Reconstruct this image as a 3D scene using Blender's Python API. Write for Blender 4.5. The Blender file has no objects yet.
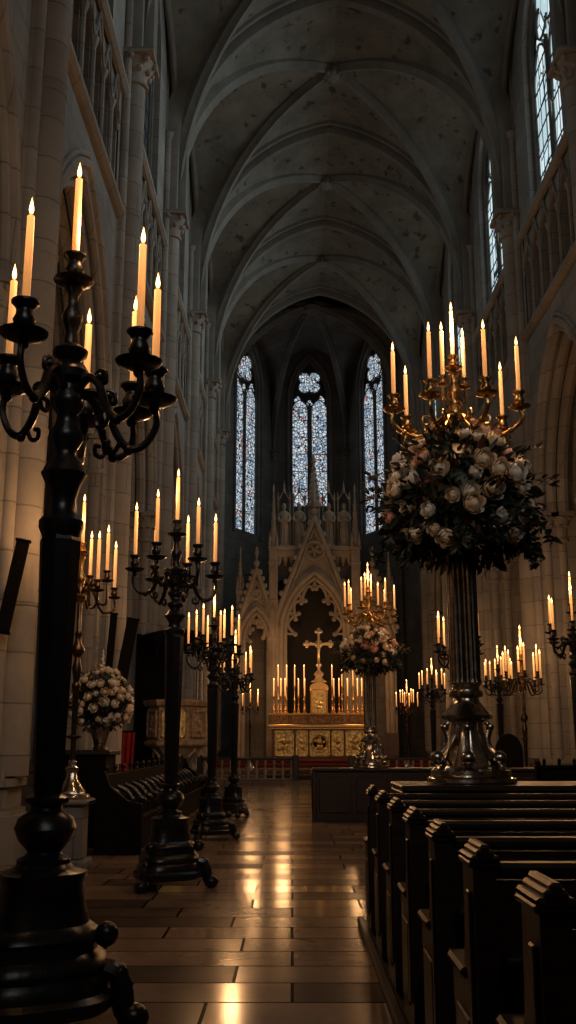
import bpy, math, random
from mathutils import Vector, Matrix
from math import pi, sin, cos, tan, atan2, sqrt, radians
random.seed(11)
S = bpy.context.scene
COL = S.collection

# ------------------------------------------------------------------ materials
def _mat(name):
    m = bpy.data.materials.new(name); m.use_nodes = True
    nt = m.node_tree; b = nt.nodes.get('Principled BSDF')
    return m, nt, b
def N(nt, t, **kw):
    n = nt.nodes.new(t)
    for k, v in kw.items():
        if k.startswith('i_'): n.inputs[k[2:].replace('_', ' ')].default_value = v
        else: setattr(n, k, v)
    return n
def L(nt, a, b): nt.links.new(a, b)
def ramp(nt, stops):
    r = N(nt, 'ShaderNodeValToRGB'); e = r.color_ramp.elements
    while len(e) < len(stops): e.new(0.5)
    for k, (p, c) in enumerate(stops):
        e[k].position = p; e[k].color = (*c, 1) if len(c) == 3 else c
    return r
def wpos(nt, sx=1, sy=1, sz=1):
    g = N(nt, 'ShaderNodeNewGeometry'); mp = N(nt, 'ShaderNodeMapping'); mp.inputs['Scale'].default_value = (sx, sy, sz)
    L(nt, g.outputs['Position'], mp.inputs['Vector']); return mp.outputs['Vector']
def opos(nt, sx=1, sy=1, sz=1):
    g = N(nt, 'ShaderNodeTexCoord'); mp = N(nt, 'ShaderNodeMapping'); mp.inputs['Scale'].default_value = (sx, sy, sz)
    L(nt, g.outputs['Object'], mp.inputs['Vector']); return mp.outputs['Vector']

def stone(name, c1, c2, courses=True, rough=0.85, bump=0.25, spots=False, ch=0.55):
    m, nt, b = _mat(name)
    v = wpos(nt)
    n = N(nt, 'ShaderNodeTexNoise', i_Scale=0.9, i_Detail=7, i_Roughness=0.65); L(nt, v, n.inputs['Vector'])
    r = ramp(nt, [(0.3, c2), (0.68, c1)]); L(nt, n.outputs['Fac'], r.inputs['Fac'])
    col = r.outputs['Color']
    n2 = N(nt, 'ShaderNodeTexNoise', i_Scale=11, i_Detail=5); L(nt, v, n2.inputs['Vector'])
    hgt = n2.outputs['Fac']
    if courses:
        sp = N(nt, 'ShaderNodeSeparateXYZ'); L(nt, v, sp.inputs[0])
        ad = N(nt, 'ShaderNodeMath', operation='ADD'); L(nt, sp.outputs['X'], ad.inputs[0]); L(nt, sp.outputs['Y'], ad.inputs[1])
        cb = N(nt, 'ShaderNodeCombineXYZ'); L(nt, ad.outputs[0], cb.inputs['X']); L(nt, sp.outputs['Z'], cb.inputs['Y'])
        br = N(nt, 'ShaderNodeTexBrick', i_Scale=1.0, i_Mortar_Size=0.012, i_Brick_Width=1.1, i_Row_Height=ch)
        br.inputs['Color1'].default_value = (1, 1, 1, 1); br.inputs['Color2'].default_value = (0.74, 0.74, 0.74, 1); br.inputs['Mortar'].default_value = (0.4, 0.4, 0.4, 1)
        L(nt, cb.outputs[0], br.inputs['Vector'])
        mx = N(nt, 'ShaderNodeMix', data_type='RGBA', blend_type='MULTIPLY'); mx.inputs['Factor'].default_value = 0.75
        L(nt, col, mx.inputs['A']); L(nt, br.outputs['Color'], mx.inputs['B']); col = mx.outputs['Result']
    if spots:
        n3 = N(nt, 'ShaderNodeTexNoise', i_Scale=2.6, i_Detail=3, i_Roughness=0.5); L(nt, v, n3.inputs['Vector'])
        r3 = ramp(nt, [(0.60, (1, 1, 1)), (0.68, (0.3, 0.3, 0.3))]); L(nt, n3.outputs['Fac'], r3.inputs['Fac'])
        mx = N(nt, 'ShaderNodeMix', data_type='RGBA', blend_type='MULTIPLY'); mx.inputs['Factor'].default_value = 0.85
        L(nt, col, mx.inputs['A']); L(nt, r3.outputs['Color'], mx.inputs['B']); col = mx.outputs['Result']
    L(nt, col, b.inputs['Base Color']); b.inputs['Roughness'].default_value = rough
    b.inputs['Specular IOR Level'].default_value = 0.25
    bp = N(nt, 'ShaderNodeBump', i_Strength=bump, i_Distance=0.03); L(nt, hgt, bp.inputs['Height']); L(nt, bp.outputs[0], b.inputs['Normal'])
    return m
def floor_mat():
    m, nt, b = _mat('polished_flagstone')
    v = wpos(nt)
    nz = N(nt, 'ShaderNodeTexNoise', i_Scale=0.35); L(nt, v, nz.inputs['Vector'])
    br = N(nt, 'ShaderNodeTexBrick', i_Scale=1.0, i_Mortar_Size=0.011, i_Mortar_Smooth=0.1, i_Brick_Width=0.95, i_Row_Height=0.46, i_Bias=-0.1)
    br.offset = 0.37; br.squash = 1.35; br.squash_frequency = 3
    br.inputs['Color1'].default_value = (0.30, 0.215, 0.155, 1); br.inputs['Color2'].default_value = (0.03, 0.026, 0.024, 1); br.inputs['Mortar'].default_value = (0.008, 0.007, 0.006, 1)
    L(nt, v, br.inputs['Vector'])
    n = N(nt, 'ShaderNodeTexNoise', i_Scale=1.6, i_Detail=8, i_Roughness=0.65); L(nt, v, n.inputs['Vector'])
    r = ramp(nt, [(0.3, (0.7, 0.66, 0.64)), (0.7, (1.15, 1.1, 1.05))]); L(nt, n.outputs['Fac'], r.inputs['Fac'])
    mx = N(nt, 'ShaderNodeMix', data_type='RGBA', blend_type='MULTIPLY'); mx.inputs['Factor'].default_value = 1
    L(nt, br.outputs['Color'], mx.inputs['A']); L(nt, r.outputs['Color'], mx.inputs['B']); L(nt, mx.outputs['Result'], b.inputs['Base Color'])
    sc = N(nt, 'ShaderNodeSeparateColor'); L(nt, br.outputs['Color'], sc.inputs[0])
    rr = N(nt, 'ShaderNodeMapRange'); rr.inputs['From Min'].default_value = 0.05; rr.inputs['From Max'].default_value = 0.30; rr.inputs['To Min'].default_value = 0.24; rr.inputs['To Max'].default_value = 0.13
    L(nt, sc.outputs[0], rr.inputs['Value']); L(nt, rr.outputs['Result'], b.inputs['Roughness'])
    sl = ramp(nt, [(0.0, (0.0, 0.0, 0.0)), (0.03, (0.12, 0.12, 0.12)), (0.30, (0.75, 0.75, 0.75))]); L(nt, sc.outputs[0], sl.inputs['Fac']); L(nt, sl.outputs['Color'], b.inputs['Specular IOR Level'])
    df = N(nt, 'ShaderNodeBsdfDiffuse'); L(nt, mx.outputs['Result'], df.inputs['Color'])
    fm = N(nt, 'ShaderNodeMapRange'); fm.inputs['From Min'].default_value = 0.01; fm.inputs['From Max'].default_value = 0.30; fm.inputs['To Min'].default_value = 0.22; fm.inputs['To Max'].default_value = 1.0
    L(nt, sc.outputs[0], fm.inputs['Value'])
    ms = N(nt, 'ShaderNodeMixShader'); L(nt, fm.outputs['Result'], ms.inputs[0]); L(nt, df.outputs[0], ms.inputs[1]); L(nt, b.outputs[0], ms.inputs[2]); L(nt, ms.outputs[0], nt.nodes['Material Output'].inputs['Surface'])
    n2 = N(nt, 'ShaderNodeTexNoise', i_Scale=3.5, i_Detail=2); L(nt, v, n2.inputs['Vector'])
    ad = N(nt, 'ShaderNodeMath', operation='MULTIPLY_ADD'); L(nt, br.outputs['Fac'], ad.inputs[0]); ad.inputs[1].default_value = -1.2
    m5 = N(nt, 'ShaderNodeMath', operation='MULTIPLY'); L(nt, n2.outputs['Fac'], m5.inputs[0]); m5.inputs[1].default_value = 0.35; L(nt, m5.outputs[0], ad.inputs[2])
    bp = N(nt, 'ShaderNodeBump', i_Strength=0.16, i_Distance=0.008); L(nt, ad.outputs[0], bp.inputs['Height']); L(nt, bp.outputs[0], b.inputs['Normal'])
    return m
def plain(name, c, rough=0.5, metal=0.0, bump=0, bscale=20, var=0.25, spec=0.5, stretch=(1, 1, 1)):
    m, nt, b = _mat(name)
    v = opos(nt, *stretch)
    n = N(nt, 'ShaderNodeTexNoise', i_Scale=bscale, i_Detail=5, i_Roughness=0.6); L(nt, v, n.inputs['Vector'])
    r = ramp(nt, [(0.3, tuple(x * (1 - var) for x in c)), (0.7, tuple(min(1, x * (1 + var)) for x in c))]); L(nt, n.outputs['Fac'], r.inputs['Fac'])
    L(nt, r.outputs['Color'], b.inputs['Base Color'])
    b.inputs['Roughness'].default_value = rough; b.inputs['Metallic'].default_value = metal; b.inputs['Specular IOR Level'].default_value = spec
    if bump:
        bp = N(nt, 'ShaderNodeBump', i_Strength=bump, i_Distance=0.02); L(nt, n.outputs['Fac'], bp.inputs['Height']); L(nt, bp.outputs[0], b.inputs['Normal'])
    return m
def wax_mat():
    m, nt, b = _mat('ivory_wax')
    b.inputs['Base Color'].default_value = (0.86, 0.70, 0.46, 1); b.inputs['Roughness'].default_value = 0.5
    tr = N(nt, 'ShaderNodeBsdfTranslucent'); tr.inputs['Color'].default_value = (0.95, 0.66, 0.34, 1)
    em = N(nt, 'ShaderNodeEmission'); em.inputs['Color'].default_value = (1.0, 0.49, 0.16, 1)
    # flame light in the wax is painted as emission, strongest near the top
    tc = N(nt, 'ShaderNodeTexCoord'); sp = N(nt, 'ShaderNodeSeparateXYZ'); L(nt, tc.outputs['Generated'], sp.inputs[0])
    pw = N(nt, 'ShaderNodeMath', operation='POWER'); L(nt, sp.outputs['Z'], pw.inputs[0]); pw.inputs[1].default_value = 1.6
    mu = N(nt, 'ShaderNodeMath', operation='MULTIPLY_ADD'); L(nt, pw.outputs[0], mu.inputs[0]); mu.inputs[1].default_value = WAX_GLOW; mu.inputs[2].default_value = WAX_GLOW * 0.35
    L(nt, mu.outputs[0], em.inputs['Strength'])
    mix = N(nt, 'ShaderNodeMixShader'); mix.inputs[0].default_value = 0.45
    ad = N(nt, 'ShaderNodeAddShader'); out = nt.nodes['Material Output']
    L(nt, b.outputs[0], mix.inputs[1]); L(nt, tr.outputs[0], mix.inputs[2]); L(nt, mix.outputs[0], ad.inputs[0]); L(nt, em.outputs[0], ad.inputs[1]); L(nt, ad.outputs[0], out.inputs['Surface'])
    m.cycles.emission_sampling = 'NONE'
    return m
def flame_mat():
    m, nt, b = _mat('candle_flame')
    em = N(nt, 'ShaderNodeEmission')
    tc = N(nt, 'ShaderNodeTexCoord'); sp = N(nt, 'ShaderNodeSeparateXYZ'); L(nt, tc.outputs['Generated'], sp.inputs[0])
    r = ramp(nt, [(0.0, (0.6, 0.16, 0.02)), (0.2, (1.0, 0.50, 0.14)), (0.6, (1.0, 0.56, 0.18)), (1.0, (0.9, 0.28, 0.04))])
    L(nt, sp.outputs['Z'], r.inputs['Fac']); L(nt, r.outputs['Color'], em.inputs['Color'])
    lw = N(nt, 'ShaderNodeLayerWeight', i_Blend=0.5); st = ramp(nt, [(0.15, (1, 1, 1)), (0.8, (0.12, 0.12, 0.12))]); L(nt, lw.outputs['Facing'], st.inputs['Fac'])
    mu = N(nt, 'ShaderNodeMath', operation='MULTIPLY'); L(nt, st.outputs['Color'], mu.inputs[0]); mu.inputs[1].default_value = FLAME; L(nt, mu.outputs[0], em.inputs['Strength'])
    L(nt, em.outputs[0], nt.nodes['Material Output'].inputs['Surface'])
    return m
def glass_mat(name, stops, strength, scale, lead=0.06, sq=(1, 1, 1)):
    m, nt, b = _mat(name)
    v = wpos(nt, *sq)
    vo = N(nt, 'ShaderNodeTexVoronoi', i_Scale=scale); L(nt, v, vo.inputs['Vector'])
    ve = N(nt, 'ShaderNodeTexVoronoi', feature='DISTANCE_TO_EDGE', i_Scale=scale); L(nt, v, ve.inputs['Vector'])
    sp = N(nt, 'ShaderNodeSeparateColor'); L(nt, vo.outputs['Color'], sp.inputs[0])
    big = N(nt, 'ShaderNodeTexNoise', i_Scale=1.7, i_Detail=2); L(nt, v, big.inputs['Vector'])
    a = N(nt, 'ShaderNodeMath', operation='MULTIPLY_ADD'); L(nt, big.outputs['Fac'], a.inputs[0]); a.inputs[1].default_value = 1.5
    s0 = N(nt, 'ShaderNodeMath', operation='SUBTRACT'); L(nt, sp.outputs[0], s0.inputs[0]); s0.inputs[1].default_value = 0.75; L(nt, s0.outputs[0], a.inputs[2])
    r = ramp(nt, stops); r.color_ramp.interpolation = 'CONSTANT'; L(nt, a.outputs[0], r.inputs['Fac'])
    le = ramp(nt, [(lead * 0.5, (0.03, 0.03, 0.035)), (lead, (1, 1, 1))]); L(nt, ve.outputs['Distance'], le.inputs['Fac'])
    mx = N(nt, 'ShaderNodeMix', data_type='RGBA', blend_type='MULTIPLY'); mx.inputs['Factor'].default_value = 1
    L(nt, r.outputs['Color'], mx.inputs['A']); L(nt, le.outputs['Color'], mx.inputs['B'])
    em = N(nt, 'ShaderNodeEmission'); L(nt, mx.outputs['Result'], em.inputs['Color']); em.inputs['Strength'].default_value = strength
    L(nt, em.outputs[0], nt.nodes['Material Output'].inputs['Surface'])
    return m
def wood(name, c, rough=0.35):
    return plain(name, c, rough, 0, 0.12, 6, 0.45, 0.5, (1, 6, 6))

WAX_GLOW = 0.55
FLAME = 16.0
DAY = 118
M = {}
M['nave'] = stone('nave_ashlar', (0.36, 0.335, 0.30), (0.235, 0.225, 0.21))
M['pier'] = stone('pillar_ashlar', (0.40, 0.36, 0.31), (0.26, 0.24, 0.215), ch=0.62)
M['rib'] = stone('rib_stone', (0.25, 0.235, 0.205), (0.15, 0.145, 0.13), courses=False)
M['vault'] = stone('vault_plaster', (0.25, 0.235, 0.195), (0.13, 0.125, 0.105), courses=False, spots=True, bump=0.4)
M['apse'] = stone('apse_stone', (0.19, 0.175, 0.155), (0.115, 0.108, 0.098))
M['carve'] = stone('carved_reredos_stone', (0.46, 0.39, 0.31), (0.27, 0.23, 0.185), courses=False, bump=0.6)
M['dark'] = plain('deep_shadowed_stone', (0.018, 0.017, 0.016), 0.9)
M['floor'] = floor_mat()
M['black'] = plain('black_lacquered_iron', (0.014, 0.014, 0.016), 0.3, 0.35, 0.15, 14, 0.4, 0.6)
M['bronze'] = plain('dark_bronze', (0.10, 0.065, 0.035), 0.3, 0.9, 0.15, 14, 0.4)
M['silver'] = plain('tarnished_silver', (0.50, 0.46, 0.40), 0.2, 1.0, 0.25, 12, 0.35)
M['darksilver'] = plain('dark_silver', (0.10, 0.09, 0.075), 0.3, 1.0, 0.2, 12, 0.35)
M['gold'] = plain('old_gilding', (0.78, 0.47, 0.17), 0.33, 0.95, 0.4, 16, 0.3)
M['goldrelief'] = plain('gilded_relief', (0.78, 0.50, 0.20), 0.38, 0.85, 1.0, 9, 0.6)
M['bronzerelief'] = plain('bronze_relief', (0.16, 0.09, 0.045), 0.45, 0.6, 1.0, 9, 0.7)
M['palegold'] = plain('pale_gilding', (0.74, 0.58, 0.36), 0.4, 0.7, 0.3, 16, 0.25)
M['brass'] = plain('old_brass', (0.42, 0.27, 0.11), 0.28, 0.95, 0.25, 14, 0.35)
M['pew'] = wood('dark_pew_oak', (0.018, 0.010, 0.0065), 0.4)
M['stall'] = plain('black_stall_oak', (0.006, 0.0045, 0.004), 0.65, 0, 0.12, 6, 0.45, 0.06, (1, 6, 6))
M['redwood'] = wood('reddish_wood', (0.16, 0.06, 0.03), 0.4)
M['carvedwood'] = plain('carved_painted_wood', (0.36, 0.25, 0.16), 0.6, 0, 0.9, 9, 0.6)
M['red'] = plain('red_cloth', (0.38, 0.028, 0.02), 0.9, 0, 0.3, 18, 0.35)
M['carpet'] = plain('red_carpet', (0.12, 0.02, 0.014), 0.95, 0, 0.3, 30, 0.3)
M['leaf'] = plain('dark_leaf', (0.018, 0.026, 0.014), 0.5, 0, 0, 8, 0.6)
M['leafred'] = plain('burgundy_leaf', (0.07, 0.018, 0.016), 0.5, 0, 0, 8, 0.5)
M['stem'] = plain('stem_green', (0.03, 0.045, 0.02), 0.6)
M['cream'] = plain('cream_petal', (0.78, 0.66, 0.50), 0.6, 0, 0, 9, 0.12)
M['peach'] = plain('peach_petal', (0.76, 0.47, 0.33), 0.6, 0, 0, 9, 0.15)
M['blush'] = plain('blush_petal', (0.74, 0.42, 0.36), 0.6, 0, 0, 9, 0.15)
M['white'] = plain('white_petal', (0.80, 0.76, 0.68), 0.6, 0, 0, 9, 0.08)
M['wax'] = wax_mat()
M['flame'] = flame_mat()
M['wick'] = plain('charred_wick', (0.01, 0.008, 0.006), 0.9)
M['stained'] = glass_mat('stained_glass', [(0.0, (0.30, 0.42, 0.55)), (0.2, (0.60, 0.72, 0.82)), (0.5, (0.78, 0.84, 0.87)), (0.70, (0.22, 0.32, 0.46)), (0.78, (0.70, 0.78, 0.83)), (0.87, (0.42, 0.12, 0.10)), (0.96, (0.6, 0.7, 0.78))], 0.85, 6.0, 0.12)
M['clear'] = glass_mat('pale_leaded_glass', [(0.0, (0.50, 0.66, 0.72)), (0.35, (0.62, 0.80, 0.86)), (0.7, (0.74, 0.88, 0.92))], 1.0, 1.5, 0.03, (1, 1, 0.6))
M['dimglass'] = glass_mat('dim_leaded_glass', [(0.0, (0.50, 0.66, 0.72)), (0.5, (0.62, 0.80, 0.86))], 0.05, 1.5, 0.03, (1, 1, 0.6))
M['lead'] = plain('window_lead', (0.02, 0.02, 0.022), 0.6)

# ------------------------------------------------------------------ mesh builder
class MB:
    def __init__(s): s.v = []; s.f = []
    def add(s, vs, fs, mat=None):
        o = len(s.v)
        s.v += [tuple(mat @ Vector(p)) if mat else tuple(p) for p in vs]
        s.f += [tuple(i + o for i in f) for f in fs]; return s
    def box(s, x0, x1, y0, y1, z0, z1, mat=None):
        v = [(x, y, z) for z in (z0, z1) for y in (y0, y1) for x in (x0, x1)]
        return s.add(v, [(0, 2, 3, 1), (4, 5, 7, 6), (0, 1, 5, 4), (2, 6, 7, 3), (0, 4, 6, 2), (1, 3, 7, 5)], mat)
    def bbox(s, x0, x1, y0, y1, z0, z1, b=0.01, mat=None):      # box with chamfered edges all round (prism in x of a chamfered rect, with end chamfer)
        def ring(x, i): return [(x, y0 + i + b, z0 + i), (x, y1 - i - b, z0 + i), (x, y1 - i, z0 + i + b), (x, y1 - i, z1 - i - b), (x, y1 - i - b, z1 - i), (x, y0 + i + b, z1 - i), (x, y0 + i, z1 - i - b), (x, y0 + i, z0 + i + b)]
        rs = [ring(x0, b), ring(x0 + b, 0), ring(x1 - b, 0), ring(x1, b)]
        return s.loft(rs, True, True, mat)
    def loft(s, rings, closed=True, caps=False, mat=None):
        n = len(rings[0]); v = [p for r in rings for p in r]; f = []
        for i in range(len(rings) - 1):
            for j in range(n if closed else n - 1):
                k = (j + 1) % n
                f.append((i * n + j, i * n + k, (i + 1) * n + k, (i + 1) * n + j))
        if caps:
            f.append(tuple(range(n - 1, -1, -1))); f.append(tuple((len(rings) - 1) * n + j for j in range(n)))
        return s.add(v, f, mat)
    def lathe(s, prof, seg=20, mat=None, rfun=None):             # prof: (r, z) pairs
        rings = []
        for r, z in prof:
            r = max(r, 1e-4)
            rings.append([((r * (rfun(2 * pi * j / seg, z) if rfun else 1)) * cos(2 * pi * j / seg), (r * (rfun(2 * pi * j / seg, z) if rfun else 1)) * sin(2 * pi * j / seg), z) for j in range(seg)])
        return s.loft(rings, True, True, mat)
    def tube(s, path, r, seg=8, mat=None):                       # r number or list
        P = [Vector(p) for p in path]; n = len(P); up = None; rings = []
        for i in range(n):
            t = (P[min(i + 1, n - 1)] - P[max(i - 1, 0)]).normalized()
            if up is None: up = Vector((0, 0, 1)) if abs(t.z) < 0.9 else Vector((1, 0, 0))
            a = (up - t * up.dot(t)).normalized(); b = t.cross(a); up = a
            rr = r[i] if isinstance(r, (list, tuple)) else r
            rings.append([P[i] + (a * cos(2 * pi * j / seg) + b * sin(2 * pi * j / seg)) * rr for j in range(seg)])
        return s.loft(rings, True, True, mat)
    def sweep(s, path, prof, bvec, mat=None):                    # prof (a, b): a toward inside normal, b along bvec
        P = [Vector(p) for p in path]; n = len(P); B = Vector(bvec).normalized(); rings = []
        for i in range(n):
            t = (P[min(i + 1, n - 1)] - P[max(i - 1, 0)]).normalized()
            a = B.cross(t).normalized()
            rings.append([P[i] + a * p[0] + B * p[1] for p in prof])
        return s.loft(rings, True, True, mat)
    def sphere(s, c, r, seg=12, rg=8, sc=(1, 1, 1), mat=None):
        pr = [(r * sin(pi * i / rg), -r * cos(pi * i / rg)) for i in range(rg + 1)]
        m = Matrix.Translation(c) @ Matrix.Diagonal((*sc, 1))
        return s.lathe(pr, seg, mat @ m if mat else m)
    def poly(s, pts2, d0, d1, fr):                               # extrude a 2D polygon; fr maps (a, b, d) to a point
        n = len(pts2)
        v = [fr(a, b, d0) for a, b in pts2] + [fr(a, b, d1) for a, b in pts2]
        f = [tuple(range(n)), tuple(range(2 * n - 1, n - 1, -1))] + [(j, j + n, (j + 1) % n + n, (j + 1) % n) for j in range(n)]
        return s.add(v, f)
    def build(s, name, mat, parent=None, smooth=True, ang=38):
        me = bpy.data.meshes.new(name); me.from_pydata(s.v, [], s.f); me.materials.append(mat)
        import bmesh
        bm = bmesh.new(); bm.from_mesh(me); bmesh.ops.recalc_face_normals(bm, faces=bm.faces); bm.to_mesh(me); bm.free()
        if smooth: me.shade_smooth(); me.set_sharp_from_angle(angle=radians(ang))
        o = bpy.data.objects.new(name, me); COL.objects.link(o)
        if parent: o.parent = parent
        return o
def tag(o, label=None, cat=None, group=None, kind=None):
    for k, v in (('label', label), ('category', cat), ('group', group), ('kind', kind)):
        if v: o[k] = v
    return o
def thing(name, loc, label, cat, group=None, rz=0, s=1):
    o = bpy.data.objects.new(name, None); COL.objects.link(o); o.location = loc; o.rotation_euler = (0, 0, rz); o.scale = (s, s, s)
    return tag(o, label, cat, group)
def struct(o): o['kind'] = 'structure'; return o
CH = {}
def kids(o): return [c for c in bpy.data.objects if c.parent == o]
def copy_tree(o, parent=None):
    c = o.copy(); COL.objects.link(c); c.parent = parent
    for ch in kids(o): copy_tree(ch, c)
    return c
def spline(pts, n=6):                                            # Catmull-Rom
    P = [Vector(p) for p in pts]; out = []
    for i in range(len(P) - 1):
        p0, p1, p2, p3 = P[max(i - 1, 0)], P[i], P[i + 1], P[min(i + 2, len(P) - 1)]
        for k in range(n):
            t = k / n
            out.append(0.5 * (2 * p1 + (p2 - p0) * t + (2 * p0 - 5 * p1 + 4 * p2 - p3) * t * t + (3 * p1 - p0 - 3 * p2 + p3) * t ** 3))
    out.append(P[-1]); return out
def halfarc(a, rise, n=14):                                      # (0,0) springing to (a, rise) of a pointed arch
    R = (a * a + rise * rise) / (2 * a); th = math.asin(min(1, rise / R))
    if rise > R: th = pi / 2
    if a > R: th = pi - th
    return [(R - R * cos(th * i / n), R * sin(th * i / n)) for i in range(n + 1)]
def arch2(x0, x1, zs, rise, n=12):                               # full pointed arch as (s, z) points from x0 up and over to x1
    h = halfarc((x1 - x0) / 2, rise, n)
    return [(x0 + a, zs + b) for a, b in h] + [(x1 - a, zs + b) for a, b in reversed(h[:-1])]

# ------------------------------------------------------------------ the setting
XC, HW = 1.4, 4.8            # nave axis and half width to the vault shafts
WP = 5.05                    # half width to the wall plane
PY = [-1.0, 5.8, 12.6, 19.4, 26.2, 33.0, 39.8, 46.6]
SPR, APX = 16.0, 23.7        # vault springing and crown
STR, SILL = 12.2, 15.1       # string course, clerestory sill

def wallframe(side): return lambda s, z, d: (XC + side * (WP + d), s, z)
def arch_panel(mb, fr, s0, s1, z0, z1, o0, o1, sill, spr, rise, t, n=12):
    """a wall panel with one pointed opening, with its reveal; fr maps (s, z, depth)"""
    A = arch2(o0, o1, spr, rise, n)
    for d in (0, t):
        P = [(o0, sill)] + A + [(o1, sill)]
        T = [(s0, sill)] + [(s0 + (s1 - s0) * i / (len(A) - 1), z1) for i in range(len(A))] + [(s1, sill)]
        v = [fr(a, b, d) for a, b in P] + [fr(a, b, d) for a, b in T]; n_ = len(P)
        f = [(i, i + 1, n_ + i + 1, n_ + i) for i in range(n_ - 1)]
        mb.add(v, f)
        if sill > z0: mb.add([fr(s0, z0, d), fr(s1, z0, d), fr(s1, sill, d), fr(s0, sill, d)], [(0, 1, 2, 3)])
    P = [(o0, sill)] + A + [(o1, sill)]
    mb.loft([[fr(a, b, 0) for a, b in P], [fr(a, b, t) for a, b in P]], False)
    if sill > z0: mb.add([fr(o0, sill, 0), fr(o1, sill, 0), fr(o1, sill, t), fr(o0, sill, t)], [(0, 1, 2, 3)])
def octo(r, seg=10): return [(r * cos(2 * pi * j / seg), r * sin(2 * pi * j / seg)) for j in range(seg)]

mb = MB(); mb.box(-12, 15, -4, 34.3, -0.3, 0); floor = struct(mb.build('floor', M['floor'], smooth=False)); floor['label'] = 'polished stone flag floor of the nave aisle'

for side, sn in ((-1, 'left'), (1, 'right')):
    fr = wallframe(side)
    w = MB(); arch = MB(); tri = MB(); trid = MB(); sc = MB()
    for i in range(len(PY) - 1):
        a, b = PY[i], PY[i + 1]
        arch_panel(w, fr, a, b, 0, STR, a + 0.72, b - 0.72, 0.0, 7.2, 4.1, 1.0)
        # arch mouldings, stepping inwards
        for off, dep, r in ((0.26, -0.01, 0.055), (0.12, 0.0, 0.10), (-0.02, 0.08, 0.085), (-0.16, 0.3, 0.13), (-0.24, 0.58, 0.15), (-0.02, 0.95, 0.1)):
            A = arch2(a + 0.72 - off, b - 0.72 + off, 7.2, 4.1 + off * 1.25, 14)
            arch.tube([fr(s_, z_, dep) for s_, z_ in A], r, 8)
        # triforium: recessed dark passage with a colonnade before it
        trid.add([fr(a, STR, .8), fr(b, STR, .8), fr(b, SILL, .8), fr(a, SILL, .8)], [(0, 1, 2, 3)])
        w.add([fr(a, STR, 0), fr(b, STR, 0), fr(b, STR, .8), fr(a, STR, .8)], [(0, 1, 2, 3)])
        w.add([fr(a, SILL, 0), fr(b, SILL, 0), fr(b, SILL, .8), fr(a, SILL, .8)], [(0, 1, 2, 3)])
        nb = 6; st = (b - a - 1.3) / nb
        for k in range(nb):
            o0 = a + .65 + k * st; o1 = o0 + st
            arch_panel(tri, lambda s, z, d: fr(s, z, d + .04), o0, o1, STR + .05, SILL, o0 + .09, o1 - .09, STR + .12, STR + 1.75, .75, .16, 6)
            tri.tube([fr(s_, z_, .03) for s_, z_ in arch2(o0 + .06, o1 - .06, STR + 1.75, .8, 6)], .045, 6)
            tri.tube([fr(o0, STR + .1, .0), fr(o0, SILL - .9, .0)], .06, 8)
            tri.tube([fr(o0, STR + .1, .0), fr(o0, STR + .25, .0)], .1, 8)
            tri.lathe([(.06, 0), (.11, .14), (.12, .2), (.05, .22)], 8, Matrix.Translation(fr(o0, STR + 1.65, 0)))
            g = (o0 + o1) / 2     # small gable over each light
            tri.tube([fr(o0 + .05, STR + 1.9, -.01), fr(g, SILL - .05, -.01), fr(o1 - .05, STR + 1.9, -.01)], .035, 6)
        w.add([fr(a, STR, 0), fr(a + .65, STR, 0), fr(a + .65, SILL, 0), fr(a, SILL, 0)], [(0, 1, 2, 3)])
        w.add([fr(b - .65, STR, 0), fr(b, STR, 0), fr(b, SILL, 0), fr(b - .65, SILL, 0)], [(0, 1, 2, 3)])
        # clerestory
        if i >= 2:
            arch_panel(w, fr, a, b, SILL, 24.2, a + 1.75, b - 1.75, SILL + .35, 19.8, 2.1, .55)
        else:
            w.add([fr(a, SILL, 0), fr(b, SILL, 0), fr(b, 24.2, 0), fr(a, 24.2, 0)], [(0, 1, 2, 3)])
    pr = [(0, -.12), (.02, .14), (.1, .14), (.16, .05), (.16, -.05), (.08, -.12)]
    for zc in (STR, SILL):
        v0 = [fr(PY[0], zc + q, -p) for p, q in pr]; v1 = [fr(PY[-1], zc + q, -p) for p, q in pr]
        sc.loft([v0, v1], True, True)
    wall = struct(w.build('wall_' + sn, M['nave'], smooth=False)); wall['label'] = f'{sn} nave wall of grey ashlar above pointed arcade'
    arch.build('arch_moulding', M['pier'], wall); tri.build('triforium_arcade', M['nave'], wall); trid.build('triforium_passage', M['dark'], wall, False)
    sc.build('string_course', M['pier'], wall, False)
    # aisle beyond the arcade
    aw = MB()
    X0, X1 = XC + side * (WP + .9), XC + side * 10.5
    aw.add([(X1, -4, 0), (X1, 47, 0), (X1, 47, 11.6), (X1, -4, 11.6)], [(0, 1, 2, 3)])
    aw.add([(X0, -4, 11.6), (X0, 47, 11.6), (X1, 47, 11.6), (X1, -4, 11.6)], [(0, 1, 2, 3)])
    aw.add([(X0, 47, 0), (X1, 47, 0), (X1, 47, 11.6), (X0, 47, 11.6)], [(0, 1, 2, 3)])
    for y in PY:
        for dy in (-.35, 0, .35): aw.tube([(X1 - side * .1, y + dy, 0), (X1 - side * .1, y + dy, 11.6)], .14, 8)
    o = struct(aw.build('wall_aisle_' + sn, M['apse'])); o['label'] = f'outer wall of the {sn} side aisle'

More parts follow.
